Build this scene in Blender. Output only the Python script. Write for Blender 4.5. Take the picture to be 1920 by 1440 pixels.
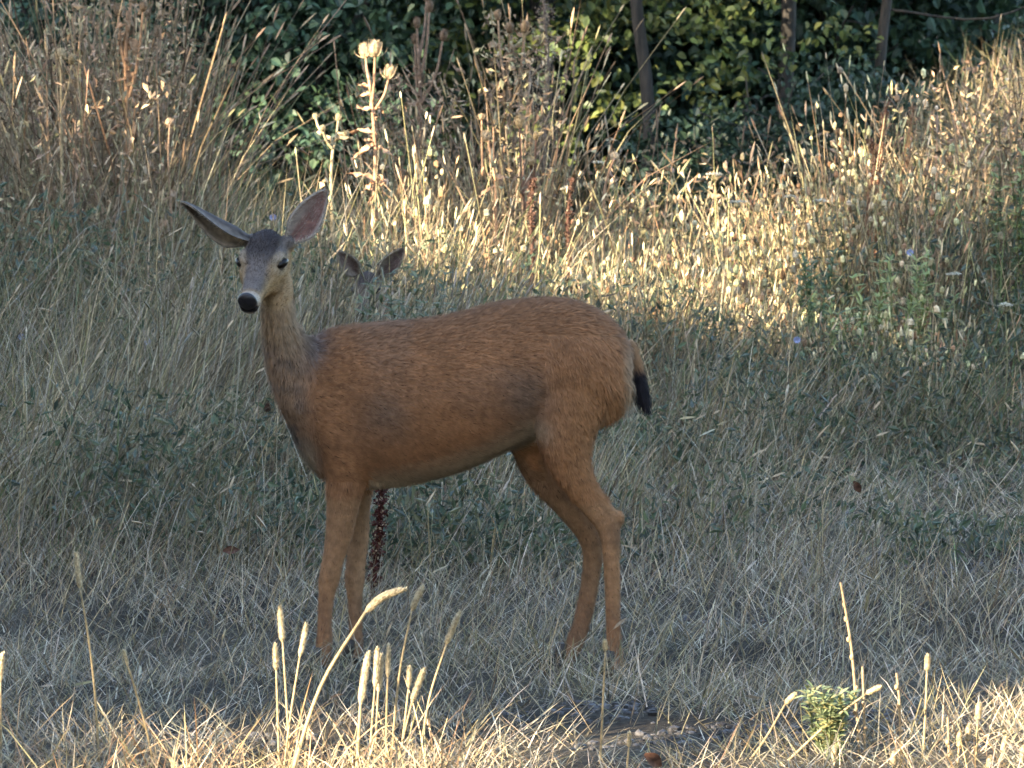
import bpy, bmesh, math, random
import numpy as np
from mathutils import Vector

for _o in list(bpy.data.objects):
    bpy.data.objects.remove(_o, do_unlink=True)
scene = bpy.context.scene
COL = scene.collection

# ------------------------------------------------------------------ camera
CAM_D, CAM_H, SLOPE, FPX = 14.0, 1.5, 0.0533, 10220.0
cam_data = bpy.data.cameras.new('camera')
cam = bpy.data.objects.new('camera', cam_data)
COL.objects.link(cam)
cam.location = (0, -CAM_D, CAM_H)
cam.rotation_euler = (math.pi / 2 - math.atan(SLOPE), 0, 0)
cam_data.sensor_width = 36.0
cam_data.lens = 36.0 * FPX / 1920.0
cam_data.clip_start = 0.1
cam_data.clip_end = 2000
scene.camera = cam
cam_data.dof.use_dof = True
cam_data.dof.focus_distance = 13.9
cam_data.dof.aperture_fstop = 17.0

# ------------------------------------------------------------------ sky and sun
SUN_EL, SUN_AZ = math.radians(17), math.radians(228)
SUN = np.array([math.sin(SUN_AZ) * math.cos(SUN_EL), math.cos(SUN_AZ) * math.cos(SUN_EL), math.sin(SUN_EL)])
world = bpy.data.worlds.new('World')
scene.world = world
world.use_nodes = True
wn = world.node_tree
sky = wn.nodes.new('ShaderNodeTexSky')
sky.sky_type = 'NISHITA'
sky.sun_disc = False
sky.sun_elevation = SUN_EL
sky.sun_rotation = SUN_AZ
sky.air_density = 1.0
sky.dust_density = 1.5
sky.ozone_density = 1.0
bgn = wn.nodes['Background']
bgn.inputs['Strength'].default_value = 0.15
wn.links.new(sky.outputs['Color'], bgn.inputs['Color'])

sun_data = bpy.data.lights.new('sun', 'SUN')
sun_data.energy = 4.6
sun_data.angle = math.radians(0.55)
sun_data.color = (1.0, 0.82, 0.58)
sun = bpy.data.objects.new('sun', sun_data)
COL.objects.link(sun)
sun.rotation_euler = Vector(SUN.tolist()).to_track_quat('Z', 'Y').to_euler()

vs = scene.view_settings
vs.view_transform = 'Standard'
vs.look = 'None'
vs.gamma = 1.0
vs.use_curve_mapping = False
vs.exposure = 2.96

scene.cycles.max_bounces = 6
scene.cycles.diffuse_bounces = 3
scene.cycles.transmission_bounces = 4
scene.cycles.transparent_max_bounces = 8

rng = np.random.default_rng(11)
random.seed(5)

# ------------------------------------------------------------------ pixel -> place
_ca, _sa = math.cos(math.atan(SLOPE)), math.sin(math.atan(SLOPE))
def ray(px, py):
    px = np.asarray(px, float); py = np.asarray(py, float)
    a = (px - 960) / FPX; b = (720 - py) / FPX
    return np.stack([a, _ca + b * _sa, -_sa + b * _ca], -1)
def pt(px, py, Y):
    d = ray(px, py)
    t = (np.asarray(Y, float) + CAM_D) / d[..., 1]
    p = d * t[..., None]
    p[..., 1] -= CAM_D
    p[..., 2] += CAM_H
    return p
def ppm(Y):
    return FPX / (Y + CAM_D)          # pixels per metre at depth Y
def sst(a, b, x):
    t = np.clip((x - a) / (b - a), 0, 1)
    return t * t * (3 - 2 * t)

# ------------------------------------------------------------------ mesh helpers
def mesh_np(name, V, tris=None, quads=None, col=None, smooth=False):
    V = np.asarray(V, np.float32)
    me = bpy.data.meshes.new(name)
    nt = 0 if tris is None else len(tris)
    nq = 0 if quads is None else len(quads)
    me.vertices.add(len(V)); me.vertices.foreach_set('co', V.ravel())
    loops = []
    if nt: loops.append(np.asarray(tris, np.int32).ravel())
    if nq: loops.append(np.asarray(quads, np.int32).ravel())
    loops = np.concatenate(loops)
    me.loops.add(len(loops)); me.loops.foreach_set('vertex_index', loops)
    me.polygons.add(nt + nq)
    st = np.concatenate([np.arange(nt) * 3, nt * 3 + np.arange(nq) * 4]).astype(np.int32)
    me.polygons.foreach_set('loop_start', st)
    me.polygons.foreach_set('use_smooth', np.full(nt + nq, smooth, bool))
    me.update(calc_edges=True)
    if col is not None:
        at = me.color_attributes.new('Col', 'FLOAT_COLOR', 'POINT')
        c = np.ones((len(V), 4), np.float32); c[:, :3] = col
        at.data.foreach_set('color', c.ravel())
    me.validate()
    return me

class MB:
    """collects vertices, faces and colours for one mesh"""
    def __init__(s): s.V = []; s.T = []; s.Q = []; s.C = []; s.n = 0
    def add(s, V, tris=None, quads=None, col=(1, 1, 1)):
        V = np.asarray(V, float).reshape(-1, 3)
        c = np.asarray(col, float)
        if c.ndim == 1: c = np.tile(c, (len(V), 1))
        s.V.append(V); s.C.append(c)
        if tris is not None and len(tris): s.T.append(np.asarray(tris) + s.n)
        if quads is not None and len(quads): s.Q.append(np.asarray(quads) + s.n)
        s.n += len(V)
    def mesh(s, name, smooth=False):
        return mesh_np(name, np.concatenate(s.V), np.concatenate(s.T) if s.T else None,
                       np.concatenate(s.Q) if s.Q else None, np.concatenate(s.C), smooth)

def link(name, me, mat=None, parent=None, loc=None):
    o = bpy.data.objects.new(name, me)
    COL.objects.link(o)
    if mat is not None and me is not None and not me.materials: me.materials.append(mat)
    if parent is not None: o.parent = parent
    if loc is not None: o.location = loc
    return o
def empty(name, loc=(0, 0, 0)):
    o = bpy.data.objects.new(name, None); COL.objects.link(o); o.location = loc
    o.empty_display_size = 0.1
    return o
def tag(o, label, cat, group=None, kind=None):
    o['label'] = label; o['category'] = cat
    if group: o['group'] = group
    if kind: o['kind'] = kind
    return o
def copy_thing(o, loc, rz=0.0, sc=1.0):
    r = o.copy(); COL.objects.link(r); r.location = loc
    r.rotation_euler = (0, 0, rz); r.scale = (sc, sc, sc)
    for ch in list(o.children):
        c = ch.copy(); COL.objects.link(c); c.parent = r
        for g in list(ch.children):
            d = g.copy(); COL.objects.link(d); d.parent = c
    return r

def catmull(P, n):
    P = np.asarray(P, float)
    if len(P) < 3: 
        t = np.linspace(0, 1, n + 1)[:, None]
        return P[0] * (1 - t) + P[-1] * t
    Q = np.vstack([2 * P[0] - P[1], P, 2 * P[-1] - P[-2]])
    out = []
    for i in range(1, len(Q) - 2):
        p0, p1, p2, p3 = Q[i - 1], Q[i], Q[i + 1], Q[i + 2]
        for k in range(n):
            t = k / n
            out.append(.5 * (2 * p1 + (p2 - p0) * t + (2 * p0 - 5 * p1 + 4 * p2 - p3) * t * t + (3 * p1 - p0 - 3 * p2 + p3) * t ** 3))
    out.append(P[-1])
    return np.array(out)

def tube(path, ra, rb=None, seg=8, ref=(0, 1, 0), caps=True):
    """elliptic tube: ra across ref, rb along ref; returns V, tris, quads"""
    path = np.asarray(path, float); n = len(path)
    ra = np.broadcast_to(np.asarray(ra, float), n); rb = ra if rb is None else np.broadcast_to(np.asarray(rb, float), n)
    tan = np.gradient(path, axis=0); tan /= np.linalg.norm(tan, axis=1)[:, None] + 1e-9
    ref = np.asarray(ref, float)
    A = np.cross(tan, ref); l = np.linalg.norm(A, axis=1)
    bad = l < .05
    if bad.any(): A[bad] = np.cross(tan[bad], np.array([1., .3, .2])); l = np.linalg.norm(A, axis=1)
    A /= l[:, None]
    B = np.cross(A, tan)
    a = np.arange(seg) / seg * 2 * math.pi
    V = path[:, None, :] + A[:, None, :] * (ra[:, None, None] * np.cos(a)[None, :, None]) + B[:, None, :] * (rb[:, None, None] * np.sin(a)[None, :, None])
    V = V.reshape(-1, 3)
    i = np.arange(n - 1)[:, None]; j = np.arange(seg)[None, :]
    q = np.stack([i * seg + j, i * seg + (j + 1) % seg, (i + 1) * seg + (j + 1) % seg, (i + 1) * seg + j], -1).reshape(-1, 4)
    t = []
    if caps:
        V = np.vstack([V, path[0], path[-1]])
        c0, c1 = n * seg, n * seg + 1
        for k in range(seg):
            t.append((c0, (k + 1) % seg, k)); t.append((c1, (n - 1) * seg + k, (n - 1) * seg + (k + 1) % seg))
    return V, t, q

def ellipsoid(c, r, axes=None, seg=14, rings=9):
    th = np.linspace(0.02, math.pi - .02, rings)
    ph = np.arange(seg) / seg * 2 * math.pi
    U = np.stack([np.sin(th)[:, None] * np.cos(ph), np.sin(th)[:, None] * np.sin(ph), np.cos(th)[:, None] * np.ones(seg)], -1).reshape(-1, 3)
    U = U * np.asarray(r)
    if axes is not None: U = U @ np.asarray(axes)
    V = U + np.asarray(c)
    i = np.arange(rings - 1)[:, None]; j = np.arange(seg)[None, :]
    q = np.stack([i * seg + j, (i + 1) * seg + j, (i + 1) * seg + (j + 1) % seg, i * seg + (j + 1) % seg], -1).reshape(-1, 4)
    V = np.vstack([V, [np.asarray(c) + (np.array([0, 0, r[2]]) @ np.asarray(axes) if axes is not None else np.array([0, 0, r[2]])),
                       np.asarray(c) - (np.array([0, 0, r[2]]) @ np.asarray(axes) if axes is not None else np.array([0, 0, r[2]]))]])
    n = rings * seg
    t = [(n, k, (k + 1) % seg) for k in range(seg)] + [(n + 1, (rings - 1) * seg + (k + 1) % seg, (rings - 1) * seg + k) for k in range(seg)]
    return V, t, q

# smooth value noise for clumping (numpy)
_NT = np.random.default_rng(3).random((64, 64))
def vnoise(x, y, s):
    x = np.asarray(x, float) / s + 100.3; y = np.asarray(y, float) / s + 77.7
    xi = np.floor(x).astype(int); yi = np.floor(y).astype(int)
    fx = x - xi; fy = y - yi
    fx = fx * fx * (3 - 2 * fx); fy = fy * fy * (3 - 2 * fy)
    g = lambda a, b: _NT[a % 64, b % 64]
    return (g(xi, yi) * (1 - fx) + g(xi + 1, yi) * fx) * (1 - fy) + (g(xi, yi + 1) * (1 - fx) + g(xi + 1, yi + 1) * fx) * fy

# ------------------------------------------------------------------ materials
def new_mat(name):
    m = bpy.data.materials.new(name); m.use_nodes = True
    nt = m.node_tree; nt.nodes.clear()
    out = nt.nodes.new('ShaderNodeOutputMaterial')
    return m, nt, out
def mat_leafy(name, rough=.65, trans=.3, spec=.25, tint=(1, 1, 1), noise=60., amount=.35):
    """colour attribute varied by fine noise, a share of the light passing through"""
    m, nt, out = new_mat(name)
    at = nt.nodes.new('ShaderNodeAttribute'); at.attribute_name = 'Col'
    nz = nt.nodes.new('ShaderNodeTexNoise'); nz.inputs['Scale'].default_value = noise; nz.inputs['Detail'].default_value = 3
    tc = nt.nodes.new('ShaderNodeTexCoord'); nt.links.new(tc.outputs['Object'], nz.inputs['Vector'])
    mr = nt.nodes.new('ShaderNodeMapRange'); mr.inputs['From Min'].default_value = .3; mr.inputs['From Max'].default_value = .7
    mr.inputs['To Min'].default_value = 1 - amount; mr.inputs['To Max'].default_value = 1 + amount
    nt.links.new(nz.outputs['Fac'], mr.inputs['Value'])
    mx = nt.nodes.new('ShaderNodeVectorMath'); mx.operation = 'SCALE'
    nt.links.new(at.outputs['Color'], mx.inputs[0]); nt.links.new(mr.outputs['Result'], mx.inputs['Scale'])
    pb = nt.nodes.new('ShaderNodeBsdfPrincipled'); pb.inputs['Roughness'].default_value = rough
    pb.inputs['Specular IOR Level'].default_value = spec
    nt.links.new(mx.outputs[0], pb.inputs['Base Color'])
    if trans > 0:
        tr = nt.nodes.new('ShaderNodeBsdfTranslucent'); nt.links.new(mx.outputs[0], tr.inputs['Color'])
        ms = nt.nodes.new('ShaderNodeMixShader'); ms.inputs[0].default_value = trans
        nt.links.new(pb.outputs[0], ms.inputs[1]); nt.links.new(tr.outputs[0], ms.inputs[2])
        nt.links.new(ms.outputs[0], out.inputs['Surface'])
    else:
        nt.links.new(pb.outputs[0], out.inputs['Surface'])
    return m
def mat_ground():
    m, nt, out = new_mat('soil_and_thatch')
    tc = nt.nodes.new('ShaderNodeTexCoord')
    n1 = nt.nodes.new('ShaderNodeTexNoise'); n1.inputs['Scale'].default_value = 1.3; n1.inputs['Detail'].default_value = 6
    n2 = nt.nodes.new('ShaderNodeTexNoise'); n2.inputs['Scale'].default_value = 45; n2.inputs['Detail'].default_value = 6; n2.inputs['Roughness'].default_value = .7
    for n in (n1, n2): nt.links.new(tc.outputs['Object'], n.inputs['Vector'])
    r1 = nt.nodes.new('ShaderNodeValToRGB')
    r1.color_ramp.elements[0].color = (.042, .037, .033, 1); r1.color_ramp.elements[0].position = .35
    r1.color_ramp.elements[1].color = (.10, .088, .07, 1); r1.color_ramp.elements[1].position = .65
    nt.links.new(n1.outputs['Fac'], r1.inputs['Fac'])
    r2 = nt.nodes.new('ShaderNodeValToRGB')
    r2.color_ramp.elements[0].color = (.45, .45, .45, 1); r2.color_ramp.elements[0].position = .35
    r2.color_ramp.elements[1].color = (1.5, 1.45, 1.35, 1); r2.color_ramp.elements[1].position = .7
    nt.links.new(n2.outputs['Fac'], r2.inputs['Fac'])
    mx = nt.nodes.new('ShaderNodeVectorMath'); mx.operation = 'MULTIPLY'
    nt.links.new(r1.outputs[0], mx.inputs[0]); nt.links.new(r2.outputs[0], mx.inputs[1])
    pb = nt.nodes.new('ShaderNodeBsdfPrincipled'); pb.inputs['Roughness'].default_value = .95
    pb.inputs['Specular IOR Level'].default_value = .1
    nt.links.new(mx.outputs[0], pb.inputs['Base Color'])
    bp = nt.nodes.new('ShaderNodeBump'); bp.inputs['Strength'].default_value = 1.0; bp.inputs['Distance'].default_value = .035
    nt.links.new(n2.outputs['Fac'], bp.inputs['Height']); nt.links.new(bp.outputs[0], pb.inputs['Normal'])
    nt.links.new(pb.outputs[0], out.inputs['Surface'])
    return m
def mat_bark():
    m, nt, out = new_mat('bark')
    tc = nt.nodes.new('ShaderNodeTexCoord'); mp = nt.nodes.new('ShaderNodeMapping'); mp.inputs['Scale'].default_value = (14, 14, 3)
    nz = nt.nodes.new('ShaderNodeTexNoise'); nz.inputs['Scale'].default_value = 2; nz.inputs['Detail'].default_value = 6
    nt.links.new(tc.outputs['Object'], mp.inputs[0]); nt.links.new(mp.outputs[0], nz.inputs['Vector'])
    r = nt.nodes.new('ShaderNodeValToRGB')
    r.color_ramp.elements[0].color = (.009, .008, .006, 1); r.color_ramp.elements[0].position = .35
    r.color_ramp.elements[1].color = (.038, .032, .026, 1); r.color_ramp.elements[1].position = .7
    nt.links.new(nz.outputs['Fac'], r.inputs['Fac'])
    pb = nt.nodes.new('ShaderNodeBsdfPrincipled'); pb.inputs['Roughness'].default_value = .9
    nt.links.new(r.outputs[0], pb.inputs['Base Color'])
    bp = nt.nodes.new('ShaderNodeBump'); bp.inputs['Strength'].default_value = .7; bp.inputs['Distance'].default_value = .02
    nt.links.new(nz.outputs['Fac'], bp.inputs['Height']); nt.links.new(bp.outputs[0], pb.inputs['Normal'])
    nt.links.new(pb.outputs[0], out.inputs['Surface'])
    return m
def mat_plain(name, c, rough=.5, spec=.5, coat=0., bump=0., bscale=200.):
    m, nt, out = new_mat(name)
    pb = nt.nodes.new('ShaderNodeBsdfPrincipled'); pb.inputs['Roughness'].default_value = rough
    pb.inputs['Specular IOR Level'].default_value = spec; pb.inputs['Coat Weight'].default_value = coat
    nz = nt.nodes.new('ShaderNodeTexNoise'); nz.inputs['Scale'].default_value = bscale
    tc = nt.nodes.new('ShaderNodeTexCoord'); nt.links.new(tc.outputs['Object'], nz.inputs['Vector'])
    mr = nt.nodes.new('ShaderNodeMapRange'); mr.inputs['To Min'].default_value = .7; mr.inputs['To Max'].default_value = 1.3
    nt.links.new(nz.outputs['Fac'], mr.inputs['Value'])
    mx = nt.nodes.new('ShaderNodeVectorMath'); mx.operation = 'SCALE'; mx.inputs[0].default_value = c
    nt.links.new(mr.outputs['Result'], mx.inputs['Scale']); nt.links.new(mx.outputs[0], pb.inputs['Base Color'])
    if bump:
        bp = nt.nodes.new('ShaderNodeBump'); bp.inputs['Strength'].default_value = bump; bp.inputs['Distance'].default_value = .003
        nt.links.new(nz.outputs['Fac'], bp.inputs['Height']); nt.links.new(bp.outputs[0], pb.inputs['Normal'])
    nt.links.new(pb.outputs[0], out.inputs['Surface'])
    return m

M_GRASS = mat_leafy('dry_grass', .6, .16, .3)
M_STRAW = mat_leafy('straw_stalk', .6, .25, .3, noise=120.)
M_LEAF = mat_leafy('green_leaf', .5, .28, .4, noise=25., amount=.3)
M_WEED = mat_leafy('dead_weed', .75, .12, .2, noise=90.)
M_FUR = mat_leafy('deer_fur', .8, 0., .12, noise=55., amount=.22)
M_GROUND = mat_ground()
M_BARK = mat_bark()
M_EYE = mat_plain('eye', (.007, .005, .004), .3, .22, 0.)
M_NOSE = mat_plain('nose_pad', (.014, .012, .015), .38, .5, 0., .5, 400.)
M_HOOF = mat_plain('hoof_horn', (.03, .026, .022), .5, .4)

# ------------------------------------------------------------------ ground
def gz(x, y):
    x = np.asarray(x, float); y = np.asarray(y, float)
    z = .06 * np.where(y > 0, y, 0) - .035 * np.where(y > 9, y - 9, 0)
    z += 1.15 * sst(.7, 4.2, x) * sst(2.5, 9.5, y)
    z += .10 * sst(-.6, -3.0, x) * sst(1, 6, y)
    z += (vnoise(x, y, .9) - .5) * .05 + (vnoise(x, y, .33) - .5) * .022 * sst(60, 20, np.hypot(x, y))
    return z
def grid_axis(lo, hi, core_lo, core_hi, step):
    core = np.arange(core_lo, core_hi + 1e-6, step)
    def out(a, b):
        r = [a]; s = step
        while abs(r[-1] - a) < abs(b - a): s *= 1.22; r.append(r[-1] + math.copysign(s, b - a))
        return r[1:]
    return np.array(sorted(out(core_lo, lo)) + core.tolist() + out(core_hi, hi))
gx = grid_axis(-300, 300, -5, 6, .14); gy = grid_axis(-300, 400, -6, 18, .14)
GX, GY = np.meshgrid(gx, gy)
GV = np.stack([GX.ravel(), GY.ravel(), gz(GX.ravel(), GY.ravel())], -1)
ni, nj = len(gy), len(gx)
ii = np.arange(ni - 1)[:, None]; jj = np.arange(nj - 1)[None, :]
gq = np.stack([ii * nj + jj, ii * nj + jj + 1, (ii + 1) * nj + jj + 1, (ii + 1) * nj + jj], -1).reshape(-1, 4)
ground = link('ground', mesh_np('ground', GV, None, gq, None, True), M_GROUND)
ground['kind'] = 'structure'; ground['label'] = 'sloping dry meadow ground of brown soil under the grass'; ground['category'] = 'ground'

# canopy height of the grass, used for planting and for working out where light falls
def gh(x, y):
    x = np.asarray(x, float); y = np.asarray(y, float)
    left = sst(.2, -.9, x)
    h = .07 + .06 * sst(-.5, .8, y)
    h = h + .16 * sst(.8, 3.0, y) + .30 * sst(2.6, 6.0, y)
    h = h + left * .16 * sst(.4, 2.6, y)
    right = sst(.6, 1.6, x)
    h = h - right * .26 * sst(1.2, 3.0, y) * sst(6.0, 4.0, y)
    mid = sst(-2.1, -1.3, x) * sst(2.6, 1.4, x)
    h = h * (1 - mid * .5 * sst(7.6, 9.6, y))
    h = h * (.62 + .8 * vnoise(x, y, .55))
    # the mown-looking strip in front
    h = np.where(y < -1.55, h + .05 * sst(-1.55, -2.1, y), h)
    return h
def hit_canopy(px, py):
    d = ray(px, py); n = len(d)
    res = np.full((n, 3), np.nan); done = np.zeros(n, bool)
    for Y in np.arange(-2.6, 13.6, .06):
        t = (Y + CAM_D) / d[:, 1]
        p = d * t[:, None]; p[:, 1] -= CAM_D; p[:, 2] += CAM_H
        h = (p[:, 2] < gz(p[:, 0], p[:, 1]) + gh(p[:, 0], p[:, 1]) * .85) & ~done
        res[h] = p[h]; done |= h
    p = pt(px, py, 13.6); res[~done] = p[~done]
    return res

# ------------------------------------------------------------------ grass (stuff)
def blades(n, x, y, h, lean, curl, width, col, az, tipcol=None, heads=0., headcol=None, headsize=1.0):
    """curved tapering blades as one set of arrays"""
    p0 = np.stack([x, y, gz(x, y) - .01], -1)
    dirv = np.stack([np.cos(az), np.sin(az), np.zeros(n)], -1)
    sa = rng.uniform(0, 2 * math.pi, n)
    side = np.stack([np.cos(sa), np.sin(sa), np.zeros(n)], -1)
    S = np.array([0, .4, .75, 1.0]); V = np.zeros((n, 7, 3)); C = np.zeros((n, 7, 3))
    k = 0
    pos = []
    for s in S:
        ang = lean + curl * s
        p = p0 + dirv * (np.sin(ang) * h * s)[:, None]
        p[:, 2] += np.cos(ang) * h * s
        pos.append(p)
    tip = col if tipcol is None else tipcol
    for i, s in enumerate(S[:3]):
        w = width * (1 - .25 * s - .25 * s * s) * .5
        V[:, 2 * i] = pos[i] - side * w[:, None]; V[:, 2 * i + 1] = pos[i] + side * w[:, None]
        C[:, 2 * i] = C[:, 2 * i + 1] = col * (1 - s) + tip * s
    V[:, 6] = pos[3]; C[:, 6] = tip
    b = np.arange(n)[:, None] * 7
    quads = np.concatenate([b + np.array([[0, 1, 3, 2]]), b + np.array([[2, 3, 5, 4]])]).reshape(-1, 4)
    tris = (b + np.array([[4, 5, 6]])).reshape(-1, 3)
    V = V.reshape(-1, 3); C = C.reshape(-1, 3)
    out = MB(); out.add(V, tris, quads, C)
    if heads > 0:
        m = rng.random(n) < heads
        c = pos[3][m]; nn = len(c)
        ax = pos[3][m] - pos[2][m]; ax /= np.linalg.norm(ax, axis=1)[:, None]
        L = rng.uniform(.03, .075, nn) * headsize; R = rng.uniform(.0026, .0052, nn) * headsize * np.where(headsize < 1, 1.25, 1)
        e1 = np.cross(ax, [0.3, 1, .1]); e1 /= np.linalg.norm(e1, axis=1)[:, None]; e2 = np.cross(ax, e1)
        HV = np.zeros((nn, 8, 3))
        HV[:, 0] = c - ax * .004; HV[:, 7] = c + ax * L[:, None]
        for i in range(3):
            a = i * 2.094
            rad = e1 * math.cos(a) + e2 * math.sin(a)
            HV[:, 1 + i] = c + ax * (L * .3)[:, None] + rad * R[:, None]
            HV[:, 4 + i] = c + ax * (L * .72)[:, None] + rad * (R * .8)[:, None]
        bb = np.arange(nn)[:, None] * 8
        tr = np.concatenate([bb + np.array([t]) for t in ((0, 2, 1), (0, 3, 2), (0, 1, 3), (7, 4, 5), (7, 5, 6), (7, 6, 4))])
        qd = np.concatenate([bb + np.array([q]) for q in ((1, 2, 5, 4), (2, 3, 6, 5), (3, 1, 4, 6))])
        sw = (width[m] * .40)[:, None] * side[m]; sv = np.stack([pos[2][m] - sw, pos[2][m] + sw, pos[3][m] + sw * .8, pos[3][m] - sw * .8], 1).reshape(-1, 3)
        out.add(sv, None, np.arange(nn)[:, None] * 4 + np.array([[0, 1, 2, 3]]), np.repeat(tip[m], 4, 0))
        hc = (headcol[m] if headcol is not None else tip[m]) * rng.uniform(.8, 1.25, (nn, 1))
        out.add(HV.reshape(-1, 3), tr, qd, np.repeat(hc, 8, 0))
    return out
STRAW = np.array([.36, .285, .17]); GREY = np.array([.325, .285, .215]); BROWN = np.array([.17, .115, .07])
GREEN = np.array([.10, .135, .055]); OLIVE = np.array([.20, .178, .098]); DGREEN = np.array([.045, .085, .045])
def palette(n, x, y, wts):
    """wts: list of (colour, weight array) -> mixed by random pick with soft variation"""
    W = np.stack([np.broadcast_to(w, n) for _, w in wts], -1); W = W / W.sum(1, keepdims=True)
    pick = (rng.random(n)[:, None] > np.cumsum(W, 1)).sum(1).clip(0, len(wts) - 1)
    cs = np.stack([c for c, _ in wts])
    c = cs[pick] * (.38 + 1.05 * rng.random((n, 1)) ** 1.1) * rng.uniform(.94, 1.06, (n, 3))
    return c
def scatter(n, x0, x1, y0, y1, spread=.2):
    """points over the wedge of field that shows, widening away from the camera"""
    y = rng.uniform(0, 1, n)
    y = y0 + (y1 - y0) * y
    half = (y + CAM_D) * 960 / FPX + .35 + spread
    x = rng.uniform(-1, 1, n) * half
    k = (x > x0) & (x < x1)
    return x[k], y[k]

def bare(x, y):
    """worn stony patches in the turf"""
    b = 0
    for cx, cy, rx, ry in ((1.35, 2.0, .42, .40), (1.0, 2.9, .30, .25), (.42, -1.5, .34, .2), (.15, -1.0, .28, .22), (-.75, -1.35, .25, .15), (.95, -1.1, .2, .2), (.55, .9, .18, .2)):
        e = ((x - cx) / rx) ** 2 + ((y - cy) / ry) ** 2 + (vnoise(x, y, .12) - .5) * 1.4
        b = np.maximum(b, sst(1.15, .45, e))
    return b
def plant_grass():
    # 1 matted short thatch under and in front of the deer
    x, y = scatter(62000, -9, 9, -3.0, 3.6)
    d = .35 + .65 * vnoise(x, y, .28) - .55 * sst(.50, .72, vnoise(x + 9, y * 1.3, .6)) * sst(-.9, .4, x) * sst(.6, -.8, y)
    d = d * (1 - .78 * bare(x, y))
    k = rng.random(len(x)) < d; x, y = x[k], y[k]; n = len(x)
    h = rng.uniform(.06, .17, n) * (.7 + .6 * vnoise(x, y, .4)) * (1 + .35 * sst(.3, 2.5, y))
    lean = np.radians(rng.uniform(25, 80, n)); curl = rng.uniform(-.1, .55, n)
    az = rng.uniform(0, 2 * math.pi, n)
    c = palette(n, x, y, [(STRAW, .4), (GREY * 1.22, .95), (BROWN, .14), (OLIVE, .12 + .5 * sst(.55, .8, vnoise(x, y, .7)))])
    b = blades(n, x, y, h, lean, curl, rng.uniform(.0018, .0040, n), c, az)
    o = link('short_grass', b.mesh('short_grass'), M_GRASS)
    tag(o, 'short matted greyish dry grass around and in front of the doe', 'grass', kind='stuff')
    # 2 wispy taller blades in the near field
    x, y = scatter(9500, -9, 9, -1.2, 4.5); k = rng.random(len(x)) > .9 * bare(x, y); x, y = x[k], y[k]; n = len(x)
    h = gh(x, y) * rng.uniform(.9, 1.9, n); lean = np.radians(rng.uniform(0, 38, n)); curl = rng.uniform(0, .7, n)
    az = np.where(rng.random(n) < .6, rng.normal(.2, .8, n), rng.uniform(0, 6.28, n))
    c = palette(n, x, y, [(STRAW, .6), (GREY, .8), (OLIVE, .4), (BROWN, .15)])
    b = blades(n, x, y, h, lean, curl, rng.uniform(.0014, .0030, n), c, az, heads=.012)
    o = link('wispy_grass', b.mesh('wispy_grass'), M_GRASS)
    tag(o, 'thin wispy dry grass standing behind the doe legs', 'grass', kind='stuff')
    # 3 the tall meadow grass behind the deer
    x, y = scatter(105000, -9, 9, 1.6, 13.5)
    k = (rng.random(len(x)) > np.maximum(.92 * bare(x, y), .72 * sst(3.6, 2.2, y))) & (rng.random(len(x)) < (.08 + 1.5 * vnoise(x, y, .30) * vnoise(x + 3, y, .85) * 1.5) * (1 - .45 * sst(9, 13, y)) * (1 - .55 * sst(-.9, -.5, x) * sst(2.0, 1.4, x) * sst(5, 6, y))); x, y = x[k], y[k]; n = len(x)
    h = gh(x, y) * rng.uniform(.55, 1.25, n)
    lean = np.radians(np.abs(rng.normal(10, 15, n))); curl = np.abs(rng.normal(.15, .5, n))
    lean = lean + np.radians(38) * sst(.5, 1.1, x) * sst(5.2, 3.2, y) * rng.uniform(.3, 1.3, n)
    az = np.where(rng.random(n) < .45, rng.normal(.1, .8, n), rng.uniform(0, 6.28, n))
    rightgreen = sst(.9, 1.5, x) * sst(3.2, 2.2, x) * sst(2.5, 4.5, y) * sst(10, 7.5, y)
    farleft = sst(-.5, -1.3, x)
    c = palette(n, x, y, [(STRAW, .55 + .5 * sst(6, 9, y)), (GREY, .55), (BROWN, .22 + .15 * sst(1.2, 2.2, x)),
                          (OLIVE, .35 + .4 * farleft), (GREEN, .12 + .9 * rightgreen + .5 * sst(.55, .8, vnoise(x, y, .8)))])
    cn = vnoise(x + 5, y, .22) * 1.1 + .5 * vnoise(x, y + 4, .07)
    c = c * (.42 + .56 * cn)[:, None]
    tipc = c * np.array([1.15, 1.1, 1.0])
    hc = np.tile(np.array([.40, .31, .20]), (n, 1))
    b = blades(n, x, y, h, lean, curl, rng.uniform(.0022, .0062, n), c * .85, az, tipc, heads=.018, headcol=hc)
    o = link('tall_grass', b.mesh('tall_grass'), M_GRASS)
    tag(o, 'tall dry meadow grass standing behind the doe up to the trees', 'grass', kind='stuff')
    n = 3200; x = rng.uniform(-1.25, -.20, n); y = rng.uniform(3.6, 4.35, n)
    c = palette(n, x, y, [(STRAW, .5), (GREY, .5), (OLIVE, .5), (BROWN, .2)]) * .8
    b2 = blades(n, x, y, rng.uniform(.40, .76, n) * (.8 + .3 * vnoise(x, y, .1)), np.radians(np.abs(rng.normal(10, 12, n))), rng.uniform(0, .5, n), rng.uniform(.0025, .006, n), c, rng.normal(.1, .9, n), heads=.12)
    b.add(np.concatenate(b2.V), np.concatenate(b2.T), np.concatenate(b2.Q), np.concatenate(b2.C))
    old = o.data; o.data = b.mesh('tall_grass'); o.data.materials.append(M_GRASS); bpy.data.meshes.remove(old)
    x, y = scatter(15000, -9, 9, 1.7, 9.6)
    k = rng.random(len(x)) < np.clip(sst(.40, .75, vnoise(x + 2, y, .6)) + .55 * sst(3.0, 4.2, y) * sst(-1.6, -.4, x), 0, 1) * (.15 + .85 * vnoise(x, y, .2)); x, y = x[k], y[k]  # herbs thickened here, their dark leaves standing in for the shade band
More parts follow.
